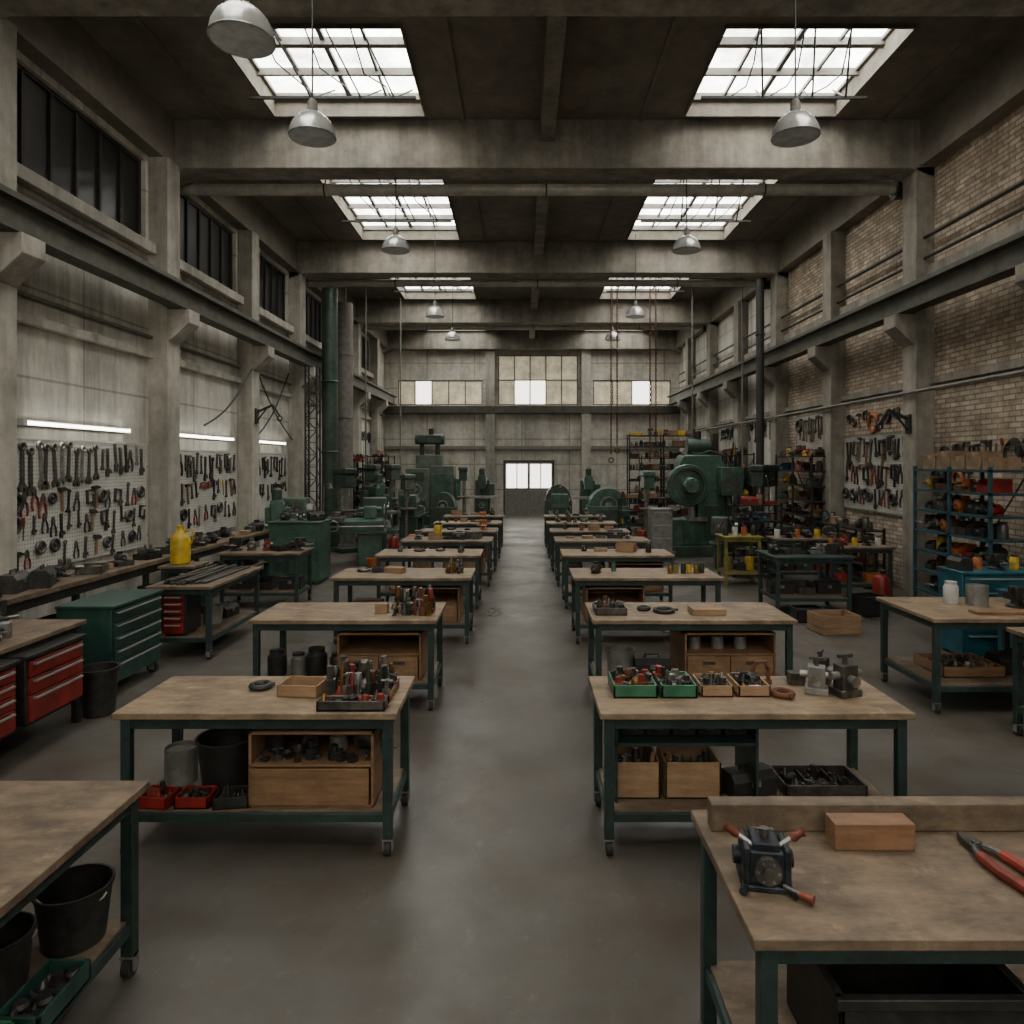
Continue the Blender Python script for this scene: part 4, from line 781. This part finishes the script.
mkrack((6.45,13.9,0),-PI/2,2.2,.4,1.1,4,'iron','low black rack under the right wall pegboard','low black rack at right')
mkrack((6.55,16.4,0),-PI/2,2.2,.45,2.5,8,'iron','tall black rack on the right wall before the slim pipe','tall black rack at right')
mkrack((4.9,24.5,0),0,2.4,.5,3.3,9,'iron','tall dark rack behind the big press','tall dark rack behind press',0,.9)
mkrack((-5.6,23.6,0),PI/2,2.4,.5,2.4,7,'iron','dark rack on the left wall behind the ducts','rack behind the ducts',0,.8)
mkrack((-5.5,27.4,0),PI/2,2.6,.6,2.6,7,'iron','dark rack on the left wall by the far corner','far left corner rack',0,.7)
mkrack((5.8,28.8,0),0,1.9,.6,2.6,6,'iron','dark rack standing before the far wall at right','far right rack',0,.7)
mkrack((3.6,20.9,0),0,1.4,.5,1.3,4,'iron','low dark rack right of the farthest right benches','low rack by right row')
mkrack((6.5,21.5,0),-PI/2,2.4,.5,2.6,7,'iron','dark rack on the pale right wall past the slim pipe','rack past slim pipe',0,.8)
mkrack((4.75,14.3,0),0,1.0,.4,1.5,5,'iron','narrow dark rack between the olive bench and the small lathe','narrow rack by olive bench',0,.95)
# right side furniture
put(bench,(1.4,1.05,.88,0,True,'top','bench_green'),(4.45,6.9,0),'green-framed rolling bench with jars, right of the aisle benches','workbench')
put(bench,(1.1,1.05,.9,0,True,'top','bench_green'),(4.68,5.45,0),'green-framed bench cut by the right edge of the frame','workbench')
put(cabinet,(.9,.5,1.02,5,'teal','teal',False),(5.62,8.45,0),'teal blue drawer cabinet behind the right bench, farther one','drawer cabinet')
put(cabinet,(.9,.5,.9,5,'teal','teal',False),(5.75,7.55,0),'teal blue drawer cabinet behind the right bench, nearer one','drawer cabinet')
for k in range(4): goods(5.28+.22*k,8.45,1.02,['tb','ja','va','ja'][k],['iron','orange','iron','yellow'][k],'on the farther teal cabinet, %s from left'%ORD[k],PI/2 if k==0 else 0,.9)
put(can,(.1,.2),(4.55,7.0,.88),'grey open can on the rolling right bench','can')
put(jar,(.07,.22,'white','white'),(4.35,7.1,.88),'white jar on the rolling right bench','jar')
put(block,(.5,.14,.03,'wood'),(4.5,6.6,.88),'flat brown board at the front of the rolling right bench','wooden board')
put(vise,(1.1,'iron'),(4.88,6.9,.88),'black vise on the rolling right bench','vise')
put(tray,(.6,.5,.1,'wood',1),(4.3,6.9,.26),'brown wooden tray on the lower shelf of the rolling right bench','tray'); put(toolbox,(.4,.25,.22,'iron'),(4.8,6.85,.26),'black toolbox on the lower shelf of the rolling right bench','toolbox')
cluster(4.05,4.55,6.7,7.1,.275,8,5,'the brown tray under the rolling right bench','parts in brown tray',.12,('iron','steel_dark','block_brown','steel'))
put(bench,(1.2,.9,.88,0,False,'bench_green','bench_green'),(4.42,11.0,0),'all green metal bench beside the wooden crate on the floor','workbench')
for k in range(5): goods(3.95+.24*k,11.0,.88,['mo','tr','va','fx','tb'][k],['iron','steel_dark','iron','zinc','iron'][k],'on the all green metal bench, %s from left'%ORD[k],.2*k)
for k in range(3): goods(4.05+.37*k,11.0,.26,['tb','bin','tb'][k],['iron','steel_dark','black'][k],'under the all green metal bench, %s from left'%ORD[k],0,1.2)
put(bench,(.75,.6,.92,0,False,'olive','olive'),(4.15,13.4,0),'small yellow-olive open bench before the big press','workbench')
for k in range(4): goods(3.88+.18*k,13.35,.92,'ja',['black','white','orange','iron'][k],'on the yellow-olive bench, %s from left'%ORD[k])
for k in range(3): goods(3.95+.2*k,13.4,.26,['ja','tb','ja'][k],['olive','iron','yellow'][k],'under the yellow-olive bench, %s from left'%ORD[k],PI/2 if k==1 else 0,1.6 if k!=1 else 1)
put(bench,(1.1,.6,.88,0,False,'top_dark','bench_green'),(5.75,12.1,0),'small dark bench under the right wall pegboard','workbench')
for k in range(5): goods(5.35+.2*k,12.1,.88,['ja','mo','ja','va','ja'][k],['orange','red','yellow','iron','white'][k],'on the small bench under the right pegboard, %s from left'%ORD[k],0,.8)
for k in range(3): goods(5.45+.3*k,12.1,.26,['tb','bin','tb'][k],['red','iron','orange'][k],'under the small bench by the right pegboard, %s from left'%ORD[k],0,.9)
put(bench,(1.2,.6,.88,0,False,'top_dark','bench_green'),(5.35,13.4,0),'dark bench right of the yellow-olive bench','workbench')
for k in range(6): goods(4.87+.19*k,13.35,.88,['ja','va','ja','mo','ja','va'][k],['white','iron','orange','iron','yellow','steel_dark'][k],'on the dark bench by the yellow-olive bench, %s from left'%ORD[k],0,1)
for k in range(3): goods(5.0+.36*k,13.35,.26,'tb',['iron','machine_dark','red'][k],'under the dark bench by the yellow-olive bench, %s from left'%ORD[k],0,1.1)
def jerry():
    t=thing('gas_bottle'); MB().lathe([(0,0),(.12,0),(.13,.02),(.13,.42),(.1,.5),(.04,.54),(0,.54)],n=20).build('body','red',t); MB().cyl((0,0,.54),(0,0,.6),.025).torus((0,0,.6),.05,.01).build('valve','iron',t); return t
put(jerry,(),(5.7,11.1,0),'red gas bottle standing on the floor by the blue rack','gas bottle')
def woodcrate():
    t=thing('wooden_crate')
    for k in range(3): MB().box(-.27,.27,-.21,-.19,.01+k*.085,.085+k*.085).box(-.27,.27,.19,.21,.01+k*.085,.085+k*.085).box(-.27,-.25,-.2,.2,.01+k*.085,.085+k*.085).box(.25,.27,-.2,.2,.01+k*.085,.085+k*.085).build('slat','wood_pale',t)
    MB().box(-.26,.26,-.2,.2,0,.02).box(-.25,-.22,-.19,-.16,0,.26).box(.22,.25,-.19,-.16,0,.26).box(-.25,-.22,.16,.19,0,.26).box(.22,.25,.16,.19,0,.26).build('base','wood',t); return t
put(woodcrate,(),(4.25,9.55,0),'wooden crate on the floor in front of the green metal bench','crate',rz=.1)
put(crate,(.4,.3,.2,'black'),(4.15,10.2,0),'black crate on the floor behind the wooden crate','crate')
put(crate,(.4,.35,.3,'iron'),(5.25,10.6,0),'dark crate on the floor left of the red gas bottle','crate',rz=.3)
put(pegb,(2.75,1.5,'pegboard_grey'),(XR-.03,13.65,1.35),'greyish perforated board of dark tools on the brick right wall','pegboard')
bd='right wall pegboard'
hang('right',bd,'top',12.3,14.95,2.78,sq(18,.56,'hassahca')); hang('right',bd,'middle',12.3,14.95,2.26,sq(18,.48,'cahpwaho')); hang('right',bd,'bottom',12.3,14.95,1.78,sq(16,.42,'rpahrc'))
put(pegb,(2.2,.9,'pegboard_grey'),(XR-.03,16.5,2.55),'greyish board on the right wall above the tall black rack','pegboard')
hang('right','board above tall black rack','only',15.5,17.5,3.38,sq(14,.6,'hasopra'))
hang('right','brick wall above the pegboard','upper',12.4,14.9,3.3,sq(13,.34,'ohacsrh'),1)
hang('right','brick wall above the blue rack','only',9.3,11.6,2.62,sq(18,.36,'hasocrsad'),1)
hang('right','brick wall behind the gas bottle','upper',10.85,11.75,2.2,sq(8,.4,'hasocrs'),1); hang('right','brick wall behind the gas bottle','lower',10.85,11.75,1.7,sq(8,.4,'hasocrs'),1)
hang('right','pale right wall past the pipe','upper',19.0,24.5,3.5,sq(22,.6,'hasorrco'),1); hang('right','pale right wall past the pipe','lower',23.0,27.9,2.7,sq(20,.6,'hasorrco'),1)
hang('left','left wall past the ducts','upper',22.1,27.9,3.5,sq(22,.6,'hasorrco'),1); hang('left','left wall past the ducts','lower',24.9,26.1,2.8,sq(6,.5,'hasorrc'),1)
def armlamp():
    t=thing('bracket_arm'); MB().box(-.07,.07,-.02,.02,-.15,.18).build('wall_plate','iron',t)
    MB().bar((0,0,.1),(0,-.35,.26),.045).bar((0,-.35,.26),(0,-.5,.02),.035).build('arm','iron',t); MB().torus((0,-.5,-.03),.05,.015,'x',14,6).build('hook','iron',t); MB().bar((0,0,-.1),(0,-.22,.19),.025).build('brace','iron',t); return t
put(armlamp,(),(XL+.34,15.2,3.3),'black bracket arm with hook on a left wall column','bracket arm',rz=PI/2)
put(armlamp,(),(XR-.34,12.0,2.95),'black bracket arm with hook on the right wall column','bracket arm',rz=-PI/2)
for i,(a,b) in enumerate((((XL+.1,15.6,4.6),(XL+.2,18.0,2.9)),((XL+.1,18.0,4.6),(XL+.2,15.6,2.9)),((XL+.35,14.9,4.3),(XL+.2,13.0,3.0)))):
    a=Vector(a);b=Vector(b); pts=[a.lerp(b,t/10)-Vector((0,0,.2*math.sin(PI*t/10))) for t in range(11)]
    tag(MB().tube(pts,.018,6).build('wall_cable','black'),'slack black cable on the left wall above the pegboards, %s from the camera'%['second','third','first'][i],'cable')
put(carton,(.5,.4,.3),(-2.9,25.0,0),'brown carton on the floor left of the rear left benches','carton')
put(toolbox,(.6,.4,.4,'orange'),(-2.8,19.2,0),'large orange toolbox on the floor beside the rear left benches','toolbox')
put(toolbox,(.5,.35,.35,'red'),(-2.8,21.2,0),'large red toolbox on the floor behind the rear left benches','toolbox',rz=.3)
put(jerry,(),(-2.4,22.4,0),'red gas bottle on the floor before the tall boring machine','gas bottle')
put(jerry,(),(-3.1,16.9,0),'red gas bottle on the floor right of the nearest green lathe','gas bottle')
put(bucket,(.16,.3,'orange'),(-3.1,14.7,0),'orange bucket on the floor before the nearest green lathe','bucket')
put(bucket,(.16,.3,'zinc'),(3.3,15.8,0),'grey bucket on the floor before the grey upright cabinet','bucket')
put(jerry,(),(3.2,18.6,0),'red gas bottle on the floor behind the grey upright cabinet','gas bottle')
# ---------------------------------------------------------------- light, world, camera
wd=bpy.data.worlds.new('World'); SC.world=wd; wd.use_nodes=True; bg=wd.node_tree.nodes['Background']; bg.inputs[0].default_value=(.8,.85,.9,1); bg.inputs[1].default_value=.6
cd=bpy.data.cameras.new('Camera'); cam=bpy.data.objects.new('Camera',cd); C.objects.link(cam)
cam.location=(0,0,2.3); cam.rotation_euler=(R(90),0,0); cd.sensor_width=36; cd.lens=36*700/1024; cd.shift_x=-10/1024; cd.shift_y=-49/1024; cd.clip_end=200
SC.camera=cam
